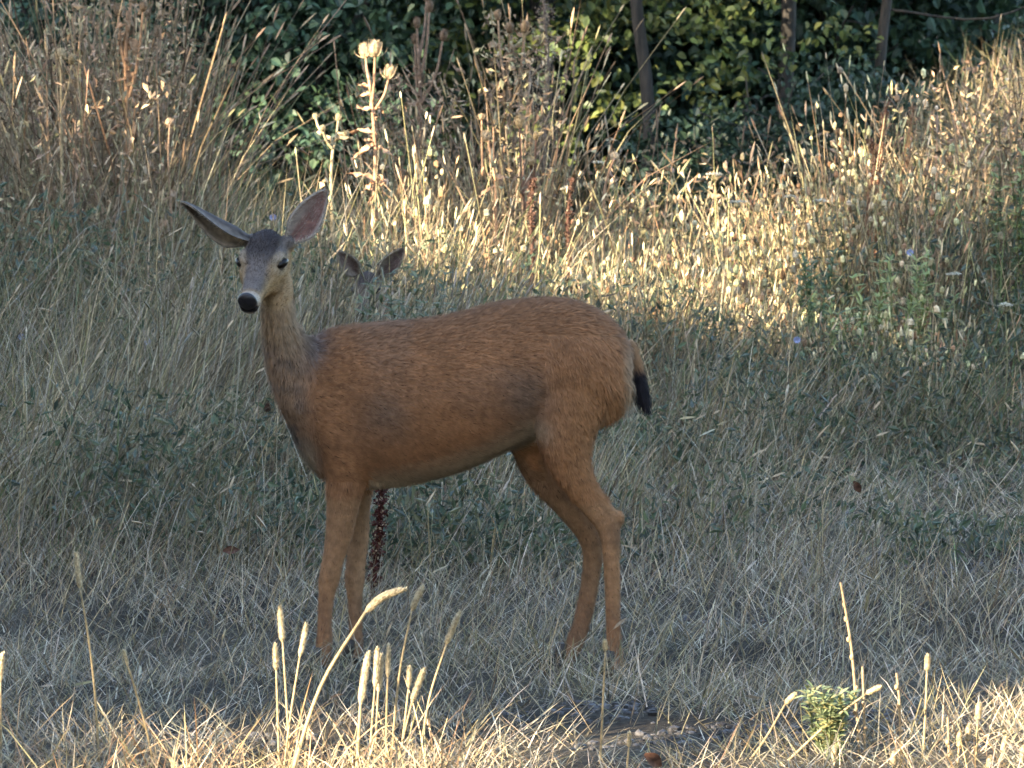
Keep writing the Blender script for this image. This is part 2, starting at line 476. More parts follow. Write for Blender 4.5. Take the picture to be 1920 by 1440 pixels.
    x = np.repeat(x, 9); y = np.repeat(y, 9); n = len(x); x = x + rng.normal(0, .05, n); y = y + rng.normal(0, .05, n)
    cpt = np.stack([x, y, gz(x, y) + gh(x, y) * rng.uniform(.1, .85, n)], -1)
    cc = np.array([[.05, .075, .045], [.08, .105, .055], [.06, .075, .055], [.13, .13, .07]])[rng.integers(0, 4, n)] * rng.uniform(.7, 1.3, (n, 1))
    v, t, q = leaves_np(cpt, .040, cc, -.8, .1, .42, True)
    o = link('meadow_herbs', mesh_np('meadow_herbs', v, t, None, q), M_LEAF); tag(o, 'dark green small leaved herbs growing through the tall grass', 'herbs', kind='stuff')
    # 4 sunlit tuft of arching dead grass at the bottom edge
    x, y = scatter(6500, -9, 9, -2.75, -1.75)
    k = rng.random(len(x)) < np.where(x < -.05, .95 * sst(-1.35, -1.0, x) , .30 * sst(.75, 1.05, x)) * (.25 + 1.2 * vnoise(x, y, .16)); x, y = x[k], y[k]; n = len(x)
    h = rng.uniform(.06, .24, n) * (.6 + .8 * vnoise(x + 3, y, .14)); lean = np.radians(rng.uniform(15, 70, n)); curl = rng.uniform(0, 1.0, n)
    c = palette(n, x, y, [(STRAW * 1.15, .8), (np.array([.36, .23, .12]), .4), (BROWN, .25), (OLIVE, .15)])
    b = blades(n, x, y, h, lean, curl, rng.uniform(.0020, .0050, n), c, rng.uniform(0, 6.28, n))
    o = link('tufted_grass', b.mesh('tufted_grass'), M_GRASS)
    tag(o, 'sunlit straw coloured tufts of arching dead grass below the timothy stalks', 'grass', kind='stuff')
    # stones showing in the worn patches
    x, y = scatter(26000, -9, 9, -2.4, 3.6); k = rng.random(len(x)) < bare(x, y) * .9; x, y = x[k], y[k]; n = len(x)
    ev, et, eq = ellipsoid((0, 0, 0), (1, 1, 1), seg=6, rings=4)
    r = .003 + .011 * rng.random(n) ** 2.2
    SV = ev[None] * (np.stack([r, r, r * .6], -1) * rng.uniform(.7, 1.4, (n, 3)))[:, None, :] * rng.uniform(.75, 1.25, (n, len(ev), 1)) + np.stack([x, y, gz(x, y) + r * .2], -1)[:, None, :]
    bb = np.arange(n)[:, None, None] * len(ev); g = MB()
    g.add(SV.reshape(-1, 3), (bb + np.array(et)[None]).reshape(-1, 3), (bb + eq[None]).reshape(-1, 4), np.repeat(np.array([.095, .092, .095]) * rng.uniform(.35, 1.5, (n, 1)), len(ev), 0))
    o = link('gravel', g.mesh('gravel'), M_WEED); tag(o, 'dark grey gravel showing in bare worn patches of turf', 'gravel', kind='stuff')
    # rank brown weeds standing well above the grass
    parts_ = []
    for x0, x1, y0, y1, m, h0_, h1_ in ((-2.9, -1.25, 5.6, 9.5, 1900, .75, 1.30), (-1.78, -1.25, 6.2, 8.2, 520, 1.0, 1.62), (-.62, -.18, 7.2, 9.0, 260, .7, 1.2), (-.12, .20, 6.6, 8.6, 300, .75, 1.45), (1.5, 2.6, 6.2, 9.0, 500, .5, .95), (.3, 1.5, 6.6, 8.6, 240, .55, .9)):
        x = rng.uniform(x0, x1, m); y = rng.uniform(y0, y1, m); kk = rng.random(m) < .25 + 1.1 * vnoise(x, y, .28); x, y = x[kk], y[kk]; n = len(x)
        c = palette(n, x, y, [(BROWN, .7), (np.array([.24, .17, .11]), .7), (STRAW, .3), (OLIVE, .3)])
        parts_.append(blades(n, x, y, rng.uniform(h0_, h1_, n), np.radians(np.abs(rng.normal(4, 7, n))), np.abs(rng.normal(.05, .3, n)), rng.uniform(.004, .009, n), c, rng.uniform(0, 6.28, n), heads=.5, headcol=c * 1.2, headsize=1.3))
        # small shrivelled leaves up the stems
        rep_ = 7; lx = np.repeat(x, rep_) + rng.normal(0, .02, n * rep_); ly = np.repeat(y, rep_); lc = np.stack([lx, ly, gz(lx, ly) + rng.uniform(.2, h1_ * .9, n * rep_)], -1)
        v, t, q = leaves_np(lc, .034, np.repeat(c, rep_, 0) * rng.uniform(.7, 1.5, (n * rep_, 1)), .6, .1, .55, True); w = MB(); w.add(v, t, None, q); parts_.append(w)
    g = MB()
    for b in parts_: g.add(np.concatenate(b.V), np.concatenate(b.T), np.concatenate(b.Q) if b.Q else None, np.concatenate(b.C))
    o = link('rank_weeds', g.mesh('rank_weeds'), M_WEED); tag(o, 'tall tangled brown weeds standing above the meadow grass before the trees', 'weeds', kind='stuff')
    # 5 small seed-headed weeds of the sunlit patch
    x, y = scatter(26000, -.9, 2.0, 5.0, 9.6)
    d = sst(-.75, -.35, x) * sst(1.9, 1.3, x)
    k = rng.random(len(x)) < d * (.02 + 1.25 * sst(.3, .75, vnoise(x, y, .32))); x, y = x[k], y[k]; n = len(x)
    h = gh(x, y) * rng.uniform(.45, 1.15, n) * (.55 + .95 * vnoise(x + 7, y, .22))
    c = palette(n, x, y, [(STRAW, .6), (BROWN, .35), (np.array([.38, .34, .17]), .4)])
    hc = palette(n, x, y, [(np.array([.52, .43, .27]), .7), (np.array([.50, .46, .24]), .4), (np.array([.34, .20, .11]), .25)])
    b = blades(n, x, y, h, np.radians(np.abs(rng.normal(5, 8, n))), rng.uniform(0, .25, n), rng.uniform(.003, .005, n), c, rng.uniform(0, 6.28, n),
               heads=.8, headcol=hc, headsize=.75)
    # rounder heads: fatten by adding small bur-like ovals
    m = rng.random(n) < .5
    bx, by, bh = x[m] + rng.normal(0, .02, m.sum()), y[m], h[m] * rng.uniform(.75, 1.0, m.sum())
    ic_v, ic_t, ic_q = ellipsoid((0, 0, 0), (1, 1, 1), seg=6, rings=4)
    nb = len(bx); r = rng.uniform(.005, .0125, nb)
    VV = ic_v[None] * np.stack([r, r, r * rng.uniform(1.0, 1.9, nb)], -1)[:, None, :] * rng.uniform(.8, 1.2, (nb, len(ic_v), 1))
    VV += np.stack([bx, by, gz(bx, by) + bh], -1)[:, None, :]
    base = np.arange(nb)[:, None, None] * len(ic_v)
    b.add(VV.reshape(-1, 3), (base + np.array(ic_t)[None]).reshape(-1, 3), (base + ic_q[None]).reshape(-1, 4), np.repeat(hc[m], len(ic_v), 0))
    o = link('seeding_weeds', b.mesh('seeding_weeds'), M_WEED)
    tag(o, 'dense sunlit patch of pale seed headed weeds behind the doe', 'weeds', kind='stuff')

# ------------------------------------------------------------------ deer
def head_frame(poll, nose, roll=0.0):
    F = nose - poll; L = np.linalg.norm(F); F = F / L
    X = np.array([-F[1], F[0], 0.0]); X /= np.linalg.norm(X)      # towards picture right when facing the camera
    U = np.cross(F, X)
    c, s = math.cos(roll), math.sin(roll)
    X, U = X * c + U * s, U * c - X * s
    return F, X, U
HEAD0 = [(-.022, .034, -.020, -.080), (0, .046, .000, -.104), (.03, .053, .013, -.118), (.065, .0555, .017, -.120), (.095, .055, .012, -.113),
        (.125, .0465, .003, -.099), (.155, .0345, -.003, -.084), (.185, .0275, -.006, -.073), (.213, .0250, -.008, -.069), (.236, .0240, -.010, -.067), (.250, .0200, -.013, -.060)]
HEAD = [(t, w * 1.12, a, b) for t, w, a, b in HEAD0]
def head_shapes(mb, poll, F, X, U, s):
    k = 4
    st = catmull(np.array(HEAD), k)
    path = []; rings = []
    seg = 28
    for t, hw, top, bot in st:
        c = poll + F * t * s + U * (top + bot) / 2 * s
        hh = (top - bot) / 2 * s
        a = np.arange(seg) / seg * 2 * math.pi
        ca, sa = np.cos(a), np.sin(a)
        wid = hw * s * (1 - .16 * np.clip(-sa, 0, 1))          # jaw narrower than the brow
        rings.append(c + X[None] * (wid * np.sign(ca) * np.abs(ca) ** .85)[:, None] + U[None] * (hh * np.sign(sa) * np.abs(sa) ** .9)[:, None])
        path.append(c)
    n = len(rings); V = np.concatenate(rings + [np.array([path[0], path[-1]])])
    i = np.arange(n - 1)[:, None]; j = np.arange(seg)[None, :]
    q = np.stack([i * seg + j, i * seg + (j + 1) % seg, (i + 1) * seg + (j + 1) % seg, (i + 1) * seg + j], -1).reshape(-1, 4)
    t = []
    for m in range(seg): t += [(n * seg, (m + 1) % seg, m), (n * seg + 1, (n - 1) * seg + m, (n - 1) * seg + (m + 1) % seg)]
    mb.add(V, t, q)
    v, t, q = ellipsoid(poll + F * .036 * s + U * .004 * s, np.array([.043, .046, .024]) * s, (X, F, U)); mb.add(v, t, q)     # domed forehead
    for sg in (-1, 1):                                          # brow ridges and ear roots
        v, t, q = ellipsoid(poll + F * .080 * s + X * sg * .049 * s - U * .008 * s, np.array([.014, .028, .011]) * s, (X, F, U)); mb.add(v, t, q)
        v, t, q = ellipsoid(poll + F * .006 * s + X * sg * .046 * s - U * .026 * s, np.array([.023, .024, .026]) * s, (X, F, U)); mb.add(v, t, q)
        v, t, q = ellipsoid(poll + F * .105 * s + X * sg * .036 * s - U * .060 * s, np.array([.014, .045, .035]) * s, (X, F, U)); mb.add(v, t, q)

def remesh(mb, voxel, smooth_it):
    me = mb.mesh('tmp'); ob = bpy.data.objects.new('tmp', me); COL.objects.link(ob)
    m = ob.modifiers.new('r', 'REMESH'); m.mode = 'VOXEL'; m.voxel_size = voxel; m.use_smooth_shade = True
    s = ob.modifiers.new('s', 'SMOOTH'); s.factor = .5; s.iterations = smooth_it
    dg = bpy.context.evaluated_depsgraph_get()
    ev = bpy.data.meshes.new_from_object(ob.evaluated_get(dg))
    n = len(ev.vertices); V = np.empty(n * 3, np.float32); ev.vertices.foreach_get('co', V); V = V.reshape(-1, 3).astype(float)
    N = np.empty(n * 3, np.float32); ev.vertices.foreach_get('normal', N); N = N.reshape(-1, 3).astype(float)
    ev.calc_loop_triangles()
    T = np.empty(len(ev.loop_triangles) * 3, np.int32); ev.loop_triangles.foreach_get('vertices', T); T = T.reshape(-1, 3)
    bpy.data.objects.remove(ob); bpy.data.meshes.remove(me); bpy.data.meshes.remove(ev)
    return V, N, T

def fur_strands(mb, V, N, T, C, flow, n, length, width, lift):
    a = V[T[:, 1]] - V[T[:, 0]]; b = V[T[:, 2]] - V[T[:, 0]]
    ar = np.linalg.norm(np.cross(a, b), axis=1); cum = np.cumsum(ar) / ar.sum()
    k = np.searchsorted(cum, rng.random(n)).clip(0, len(T) - 1)
    r1, r2 = rng.random(n), rng.random(n); f = r1 + r2 > 1; r1[f], r2[f] = 1 - r1[f], 1 - r2[f]
    w0, w1, w2 = (1 - r1 - r2)[:, None], r1[:, None], r2[:, None]
    p = V[T[k, 0]] * w0 + V[T[k, 1]] * w1 + V[T[k, 2]] * w2
    nn = N[T[k, 0]] * w0 + N[T[k, 1]] * w1 + N[T[k, 2]] * w2; nn /= np.linalg.norm(nn, axis=1)[:, None]
    c = C[T[k, 0]] * w0 + C[T[k, 1]] * w1 + C[T[k, 2]] * w2
    fl = flow(p) + rng.normal(0, .22, (n, 3))
    fl -= nn * (fl * nn).sum(1)[:, None]; fl /= np.linalg.norm(fl, axis=1)[:, None] + 1e-6
    side = np.cross(nn, fl)
    ln = (length(p) * rng.uniform(.6, 1.35, n))[:, None]
    lf = (lift * rng.uniform(.4, 1.6, n))[:, None]
    tip = p + (fl + nn * lf) * ln
    mid = p + (fl * .5 + nn * lf * .7) * ln
    W = width * rng.uniform(.7, 1.3, n)[:, None]
    base = p - nn * .001
    HV = np.stack([base - side * W * .5, base + side * W * .5, mid + side * W * .42, mid - side * W * .42, tip], 1)
    shade = rng.uniform(.87, 1.13, (n, 1))
    dark = rng.random((n, 1)) < .018
    hc = c * np.where(dark, .35, shade)
    HC = np.repeat(hc[:, None, :], 5, 1); HC[:, 4] *= 1.12; HC[:, :2] *= .85
    bb = np.arange(n)[:, None] * 5
    mb.add(HV.reshape(-1, 3), bb + np.array([[3, 2, 4]]), bb + np.array([[0, 1, 2, 3]]), HC.reshape(-1, 3))

def ear_mesh(base, tip, opening, width, cout, cin, crim, roll=1.0):
    """cupped leaf-shaped ear with thickness; colours for its back, inside and rim"""
    ax = tip - base; L = np.linalg.norm(ax); ax /= L
    nrm = opening - ax * (opening @ ax); nrm /= np.linalg.norm(nrm); side = np.cross(ax, nrm)
    ns, na = 22, 15
    S = np.linspace(0, 1, ns); A = np.linspace(-1, 1, na)
    def surf(off):
        P = np.zeros((ns, na, 3))
        for i, s in enumerate(S):
            w = width * (math.sin(math.pi * min(1, (s * .93 + .07)) ** .82) ** .72) * (1.0 if s > .25 else .55 + 1.8 * s)
            w = max(w, .0025)
            cup = (1.55 - .75 * s) * roll
            bend = .012 * math.sin(s * math.pi)
            for j, a in enumerate(A):
                th = a * cup
                r = (w / math.sin(min(cup, math.pi / 2))) + off
                P[i, j] = base + ax * (L * s) + side * (r * math.sin(th)) + nrm * (w * .55 - (r * math.cos(th)) * .9 + bend)
        return P
    O = surf(.0035); I = surf(-.0015)
    mb = MB()
    idx = np.arange(ns * na).reshape(ns, na)
    q = np.stack([idx[:-1, :-1], idx[:-1, 1:], idx[1:, 1:], idx[1:, :-1]], -1).reshape(-1, 4)
    rim = np.maximum(sst(.74, .96, np.abs(A))[None, :], sst(.90, .99, S)[:, None] * .7)[..., None]
    v = rng.uniform(.8, 1.2, (ns, na, 1))
    co = (np.asarray(cout) * (1 - rim * .3) + np.asarray(crim) * rim * .3) * v
    hairy = (sst(.5, .1, np.abs(A + .45))[None, :] * sst(.95, .3, S)[:, None])[..., None]
    ci = (np.asarray(cin) * (1 - hairy * .55) + np.asarray(crim) * hairy * .55) * (1 - rim * .7) + np.asarray(crim) * rim * .7
    mb.add(O.reshape(-1, 3), None, q[:, ::-1], co.reshape(-1, 3))
    mb.add(I.reshape(-1, 3), None, q, (ci * v).reshape(-1, 3))
    edge = list(idx[:, 0]) + list(idx[-1, 1:]) + list(idx[::-1, -1][1:])
    e = np.array(edge); off = ns * na
    mb.Q.append(np.stack([e[:-1], e[1:], e[1:] + off, e[:-1] + off], -1))
    # fine hair fringing rim and inside
    n = 900
    ii = rng.integers(1, ns - 1, n); jj = rng.integers(0, na, n)
    edge_pick = rng.random(n) < .45; jj[edge_pick] = np.where(rng.random(edge_pick.sum()) < .5, 0, na - 1)
    p = I[ii, jj]; d = ax * 1.0 + rng.normal(0, .4, (n, 3)) + nrm * rng.uniform(0, .4, n)[:, None]
    d /= np.linalg.norm(d, axis=1)[:, None]
    sd = np.cross(d, nrm); sd /= np.linalg.norm(sd, axis=1)[:, None]
    ln = rng.uniform(.006, .016, n)[:, None]
    hv = np.stack([p - sd * .0006, p + sd * .0006, p + d * ln], 1).reshape(-1, 3)
    hcol = np.where(edge_pick[:, None], np.asarray(crim), (np.asarray(cin) + np.asarray(crim)) / 2) * rng.uniform(.7, 1.2, (n, 1))
    mb.add(hv, np.arange(3 * n).reshape(-1, 3), None, np.repeat(hcol, 3, 0))
    return mb.mesh('ear', True)

def eye_part(parent, c, F, X, U, s, sg):
    out = X * sg * .8 + U * .45 + F * .38; out /= np.linalg.norm(out)
    e2 = np.cross(out, F); e2 /= np.linalg.norm(e2); e1 = np.cross(e2, out)
    v, t, q = ellipsoid(c, np.array([.0215, .0118, .0135]) * s, (e1 * .94 - e2 * .34, e2 * .94 + e1 * .34, out) if sg > 0 else (e1 * .94 + e2 * .34, e2 * .94 - e1 * .34, out), 18, 12)
    mb = MB(); mb.add(v, t, q); return link('eye', mb.mesh('eye', True), M_EYE, parent)

def hoof_part(parent, px, py, Y, fwd=-1, tilt=0.):
    """two pointed toes side by side, resting on the ground"""
    p = pt(px, py, Y); g = float(gz(p[0], p[1]))
    mb = MB()
    for k in (-1, 1):
        path = np.array([[0, 0, .062], [-.004 * -fwd, 0, .04], [.010 * fwd, 0, .020], [.030 * fwd, 0, .006]])
        path = path + np.array([p[0], p[1] + k * .0115, g])
        v, t, q = tube(path, [.013, .016, .017, .005], [.009, .011, .0115, .004], 10); mb.add(v, t, q)
        v, t, q = ellipsoid((p[0] + .003 * fwd, p[1] + k * .0115, g + .008), (.025, .0105, .008), None, 10, 6); mb.add(v, t, q)
    return link('hoof', mb.mesh('hoof', True), M_HOOF, parent)

def limb(mb, rows, n=6, seg=18):
    """rows: (px, py, Y, half-width in px across, half-depth in m)"""
    R = np.array(rows, float); R = catmull(R, n)
    P = pt(R[:, 0], R[:, 1], R[:, 2]); ra = np.abs(R[:, 3]) / ppm(R[:, 2]); rb = np.abs(R[:, 4])
    v, t, q = tube(P, ra, rb, seg); mb.add(v, t, q)

def build_doe():
    root = empty('deer', (0, 0, 0))
    tag(root, 'red-brown doe standing side on in short grass with head turned to look out', 'deer')
    mb = MB()
    yaw = lambda px: (870 - px) * .00030          # hind end a little nearer
    torso = [(543, 705, 790, .045), (556, 668, 835, .070), (580, 636, 878, .095), (615, 616, 903, .115), (660, 609, 915, .130), (720, 603, 913, .145), (790, 598, 903, .158),
             (860, 586, 885, .167), (920, 569, 860, .168), (980, 560, 830, .163), (1040, 558, 806, .158), (1090, 567, 800, .150), (1130, 587, 792, .132), (1163, 616, 770, .100), (1182, 650, 738, .058)]
    R = catmull(np.array(torso, float), 5); seg = 40
    a = np.arange(seg) / seg * 2 * math.pi
    rings = []; cen = []
    for px, top, bot, hw in R:
        Y = yaw(px); pT = pt(px, top, Y); pB = pt(px, bot, Y); c = (pT + pB) / 2; hh = (pT[2] - pB[2]) / 2
        ca, sa = np.cos(a), np.sin(a)
        w = hw * (1 - .12 * np.clip(sa, 0, 1) ** 2)
        rings.append(np.stack([np.full(seg, c[0]), c[1] + w * np.sign(ca) * np.abs(ca) ** .92, c[2] + hh * sa], -1)); cen.append(c)
    n = len(rings); V = np.concatenate(rings + [np.array([cen[0], cen[-1]])])
    i = np.arange(n - 1)[:, None]; j = np.arange(seg)[None, :]
    q = np.stack([i * seg + j, (i + 1) * seg + j, (i + 1) * seg + (j + 1) % seg, i * seg + (j + 1) % seg], -1).reshape(-1, 4)
    t = []
    for m in range(seg): t += [(n * seg, m, (m + 1) % seg), (n * seg + 1, (n - 1) * seg + (m + 1) % seg, (n - 1) * seg + m)]
    mb.add(V, t, q)
    f0 = yaw(620); h0 = yaw(1080)
    # neck
    limb(mb, [(600, 775, f0, 66, .085), (566, 715, f0 - .02, 58, .075), (541, 660, f0 - .045, 46, .062), (524, 610, f0 - .07, 33, .052), (520, 570, f0 - .09, 31, .048), (519, 530, f0 - .10, 29, .045), (516, 490, f0 - .09, 22, .04)])
    # shoulder bulges
    limb(mb, [(632, 680, f0 - .060, 36, .028), (630, 770, f0 - .088, 52, .042), (640, 850, f0 - .085, 44, .04), (648, 910, f0 - .07, 34, .038)])
    limb(mb, [(635, 700, f0 + .075, 40, .035), (650, 780, f0 + .085, 50, .040), (660, 860, f0 + .075, 42, .038), (664, 910, f0 + .07, 32, .035)])
    # front legs
    limb(mb, [(645, 870, f0 - .075, 42, .045), (646, 915, f0 - .07, 36, .036), (641, 960, f0 - .065, 30, .029), (634, 1010, f0 - .06, 25, .024), (624, 1050, f0 - .06, 20.5, .021), (617, 1085, f0 - .06, 20, .021), (612, 1118, f0 - .06, 15.5, .0165),
              (609, 1155, f0 - .06, 13.8, .014), (608, 1195, f0 - .06, 15, .0145), (606, 1222, f0 - .06, 16.5, .016), (602, 1243, f0 - .06, 14, .014), (599, 1262, f0 - .06, 14, .014)])
    limb(mb, [(664, 870, f0 + .07, 38, .042), (668, 915, f0 + .065, 31, .034), (670, 960, f0 + .06, 24, .027), (671, 1010, f0 + .06, 20.5, .022), (668, 1050, f0 + .06, 18.5, .020), (665, 1085, f0 + .06, 19, .020), (665, 1118, f0 + .06, 14.2, .016),
              (666, 1155, f0 + .06, 13, .014), (667, 1192, f0 + .06, 13.5, .014), (666, 1212, f0 + .06, 15, .0155), (663, 1228, f0 + .06, 13, .0135), (660, 1247, f0 + .06, 13, .013)])
    # hind legs: near, then far
    limb(mb, [(1095, 640, h0 - .075, 70, .055), (1080, 720, h0 - .085, 78, .060), (1062, 790, h0 - .085, 62, .056), (1062, 840, h0 - .08, 50, .048), (1075, 885, h0 - .075, 37, .038), (1098, 925, h0 - .07, 29, .029), (1122, 955, h0 - .068, 27, .024),
              (1139, 982, h0 - .068, 24, .022), (1144, 1012, h0 - .068, 19, .020), (1146, 1050, h0 - .068, 16, .0165), (1148, 1100, h0 - .068, 15, .0155), (1149, 1150, h0 - .068, 14, .015), (1151, 1195, h0 - .068, 14.5, .0155),
              (1152, 1232, h0 - .068, 16.5, .017), (1150, 1260, h0 - .068, 14.5, .015), (1147, 1286, h0 - .068, 15, .015)])
    v, t, q = ellipsoid(pt(1161, 971, h0 - .068), (.015, .014, .021)); mb.add(v, t, q)
    limb(mb, [(1075, 660, h0 + .075, 66, .05), (1045, 740, h0 + .085, 72, .058), (1005, 810, h0 + .085, 56, .050), (1008, 860, h0 + .08, 42, .042), (1032, 905, h0 + .075, 33, .034), (1063, 945, h0 + .07, 27, .027), (1090, 980, h0 + .068, 24, .023),
              (1107, 1010, h0 + .068, 22, .021), (1111, 1045, h0 + .068, 19, .018), (1106, 1090, h0 + .068, 17.5, .016), (1098, 1135, h0 + .068, 17, .0155), (1088, 1175, h0 + .068, 16.5, .0155), (1077, 1205, h0 + .068, 17.5, .0165), (1066, 1230, h0 + .068, 15, .015), (1056, 1252, h0 + .068, 15, .015)])
    v, t, q = ellipsoid(pt(1121, 1004, h0 + .068), (.014, .014, .022)); mb.add(v, t, q)
    # head
    poll = pt(503, 440, f0 - .105); nose = pt(461, 555, f0 - .285)
    F, X, U = head_frame(poll, nose, -.03); s = np.linalg.norm(nose - poll) / .245
    head_shapes(mb, poll, F, X, U, s)
    V, N, T = remesh(mb, .0056, 4)
    qx = V[:, 0] * 730 + 960; qz = 1270 - V[:, 2] * 730
    sm = np.maximum(sst(520, 545, qx) * sst(760, 720, qx) * sst(610, 640, qz) * sst(930, 880, qz), sst(900, 960, qx) * sst(590, 640, qz) * sst(900, 840, qz))
    sm = sm * (V[:, 1] > f0 - .16)
    E = np.concatenate([T[:, [0, 1]], T[:, [1, 2]], T[:, [2, 0]]]); deg = np.bincount(E.ravel(), minlength=len(V)).astype(float)
    for _ in range(45):
        acc = np.stack([np.bincount(E[:, 0], V[E[:, 1], k], len(V)) + np.bincount(E[:, 1], V[E[:, 0], k], len(V)) for k in range(3)], -1) / deg[:, None]
        V = V + (acc - V) * (.6 * sm)[:, None]
    fn = np.cross(V[T[:, 1]] - V[T[:, 0]], V[T[:, 2]] - V[T[:, 0]])
    N = np.stack([sum(np.bincount(T[:, j], fn[:, k], len(V)) for j in range(3)) for k in range(3)], -1); N /= np.linalg.norm(N, axis=1)[:, None] + 1e-12
    # ------- coat colours from the body's own places (x, z in body pixels; t, u, w on the head)
    bx = V[:, 0] * 730 + 960; bz = 1270 - V[:, 2] * 730; by = V[:, 1]
    nv = len(V)
    nz = vnoise(V[:, 0] + V[:, 1] * .7, V[:, 2] - V[:, 1] * .4, .05); nz2 = vnoise(V[:, 0] * .5, V[:, 2], .022); nz3 = vnoise(V[:, 0], V[:, 2], .14)
    RED = np.array([.262, .130, .064]); GREYB = np.array([.185, .135, .105]); PALE = np.array([.40, .33, .24]); BUFF = np.array([.34, .215, .105]); DARK = np.array([.075, .062, .058]); ORG = np.array([.275, .138, .064])
    C = np.tile(RED, (nv, 1)) * (.86 + .28 * nz)[:, None]
    def mixc(c, w):
        nonlocal C
        w = np.clip(w, 0, 1)[:, None]; C = C * (1 - w) + np.asarray(c) * w
    mixc(RED * .74, sst(675, 585, bz) * sst(560, 700, bx) * .7)                     # darker back
    mixc(GREYB, sst(.45, .75, nz3) * .22 * sst(880, 700, bz))
    mixc(ORG, sst(1010, 1080, bx) * sst(640, 760, bz) * .8)                          # thigh
    mixc(GREYB * .72, np.exp(-((bx - 985) / 42) ** 2 - ((bz - 735) / 55) ** 2) * (.65 + .5 * nz) * (by < .02))   # greyer flank patch
    mixc(GREYB * .8, np.exp(-((bx - 720) / 45) ** 2 - ((bz - 765) / 50) ** 2) * .5 * (by < .02))
    mixc(np.array([.13, .115, .115]), np.exp(-((bx - 583) / 30) ** 2 - ((bz - 650) / 34) ** 2) * .85)   # grey nape patch
    low = N[:, 2] < -.25
    mixc(PALE, sst(-.45, -.9, N[:, 2]) * (bz > 780) * (bz < 930) * (bx > 690) * (bx < 1010) * .75)  # belly
    mixc(PALE * .95, np.exp(-((bx - 1003) / 26) ** 2 - ((bz - 800) / 22) ** 2) * .55 * (N[:, 1] < .3))
    rump = sst(.62, .95, N[:, 0]) * sst(1110, 1160, bx) * sst(620, 680, bz) * sst(850, 790, bz)
    mixc(np.array([.40, .30, .20]), rump * .6)
    # neck: mottled greyish buff front
    neck = sst(600, 540, bx) * (bz > 560)
    mixc(np.array([.25, .17, .115]), neck * .8)
    mixc(np.array([.30, .205, .125]), neck * sst(700, 610, bz) * .85)
    mixc(GREYB * .85, neck * sst(.42, .7, nz2) * .8 * sst(610, 670, bz))
    mixc(PALE * .8, np.exp(-((bx - 572) / 22) ** 2 - ((bz - 868) / 40) ** 2) * .8 * (by < .1))     # chest edge
    mixc(DARK * 1.6, np.exp(-((bx - 552) / 14) ** 2 - ((bz - 800) / 45) ** 2) * sst(.4, .6, nz2) * .8)
    # legs: inner sides paler, shanks browner
    legs = bz > 930
    mixc(np.array([.26, .15, .08]), legs * .7)
    mixc(np.array([.30, .21, .135]), legs * sst(.3, .8, N[:, 1] * np.where(by < yaw(bx), 1, -1)) * .35 * (bx < 760))
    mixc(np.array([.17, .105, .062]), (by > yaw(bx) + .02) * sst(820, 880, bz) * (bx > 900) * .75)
    mixc(np.array([.15, .085, .055]), sst(1090, 1160, bz) * .45)
    mixc(np.array([.13, .08, .05]), np.exp(-((bx - 1156) / 22) ** 2 - ((bz - 992) / 26) ** 2) * .6)
    # head
    rel = V - poll; ht = rel @ F / s; hx = rel @ X / s; hu = rel @ U / s
    H = sst(-.05, -.02, ht) * sst(.085, .072, np.abs(hx)) * sst(-.150, -.115, hu) * (V[:, 1] < f0 - .045)
    mixc(np.array([.30, .20, .105]), H)                                               # tan cheeks
    top = sst(-.045, -.015, hu)
    mixc(np.array([.118, .099, .090]), H * top * sst(.225, .20, ht) * (1 - .75 * sst(.020, .040, np.abs(hx)) * sst(.09, .12, ht)))                     # grey bridge
    mixc(np.array([.034, .029, .031]), H * sst(.050, .034, np.abs(hx)) * sst(-.03, -.006, hu) * sst(.135, .070, ht) * (.8 + .3 * nz))   # dark forehead cap
    mixc(np.array([.13, .108, .098]), H * sst(.022, .008, np.abs(hx)) * sst(.10, .12, ht) * sst(.205, .18, ht) * .7)
    for sg in (-1, 1):                                                                # pale eye ring
        e = np.sqrt(((ht - .092) / .034) ** 2 + ((hx - sg * .052) / .026) ** 2 + ((hu + .02) / .032) ** 2)
        mixc(np.array([.34, .27, .185]), H * sst(1.1, .8, e) * .5)
        mixc(np.array([.02, .016, .014]), H * sst(.60, .48, e))
    mixc(np.array([.33, .225, .13]), H * sst(-.05, -.075, hu) * sst(.02, .06, ht))      # jaw
    band = H * sst(.212, .220, ht) * sst(.250, .236, ht)
    mixc(np.array([.44, .40, .36]), band * sst(-.05, -.02, hu) * .7)                  # white band behind the nose
    mixc(np.array([.52, .47, .40]), H * sst(.205, .222, ht) * sst(-.040, -.050, hu))   # white chin
    mixc(np.array([.03, .022, .02]), H * np.exp(-((hu + .044 - .10 * np.clip(.232 - ht, 0, 1) * 0) / .0035) ** 2) * sst(.165, .185, ht) * .75)  # mouth line
    mixc(np.array([.02, .017, .018]), H * sst(.238, .243, ht) * sst(-.058, -.05, hu))
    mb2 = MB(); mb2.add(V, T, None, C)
    def flow(p):
        f = np.tile(np.array([1., 0, -.28]), (len(p), 1))
        z = 1270 - p[:, 2] * 730; x = p[:, 0] * 730 + 960
        f[(z > 900)] = (.12, 0, -1)
        f[(x > 1020) & (z > 620)] = (.45, 0, -1)
        nk = (x < 590) & (z < 760); f[nk] = (.22, .12, -1)
        r = p - poll; t_ = r @ F / s; u_ = r @ U / s
        hd = (t_ > -.02) & (t_ < .28) & (np.abs(r @ X / s) < .075) & (u_ > -.13) & (u_ < .05)
        f[hd] = -F - U * .15
        return f
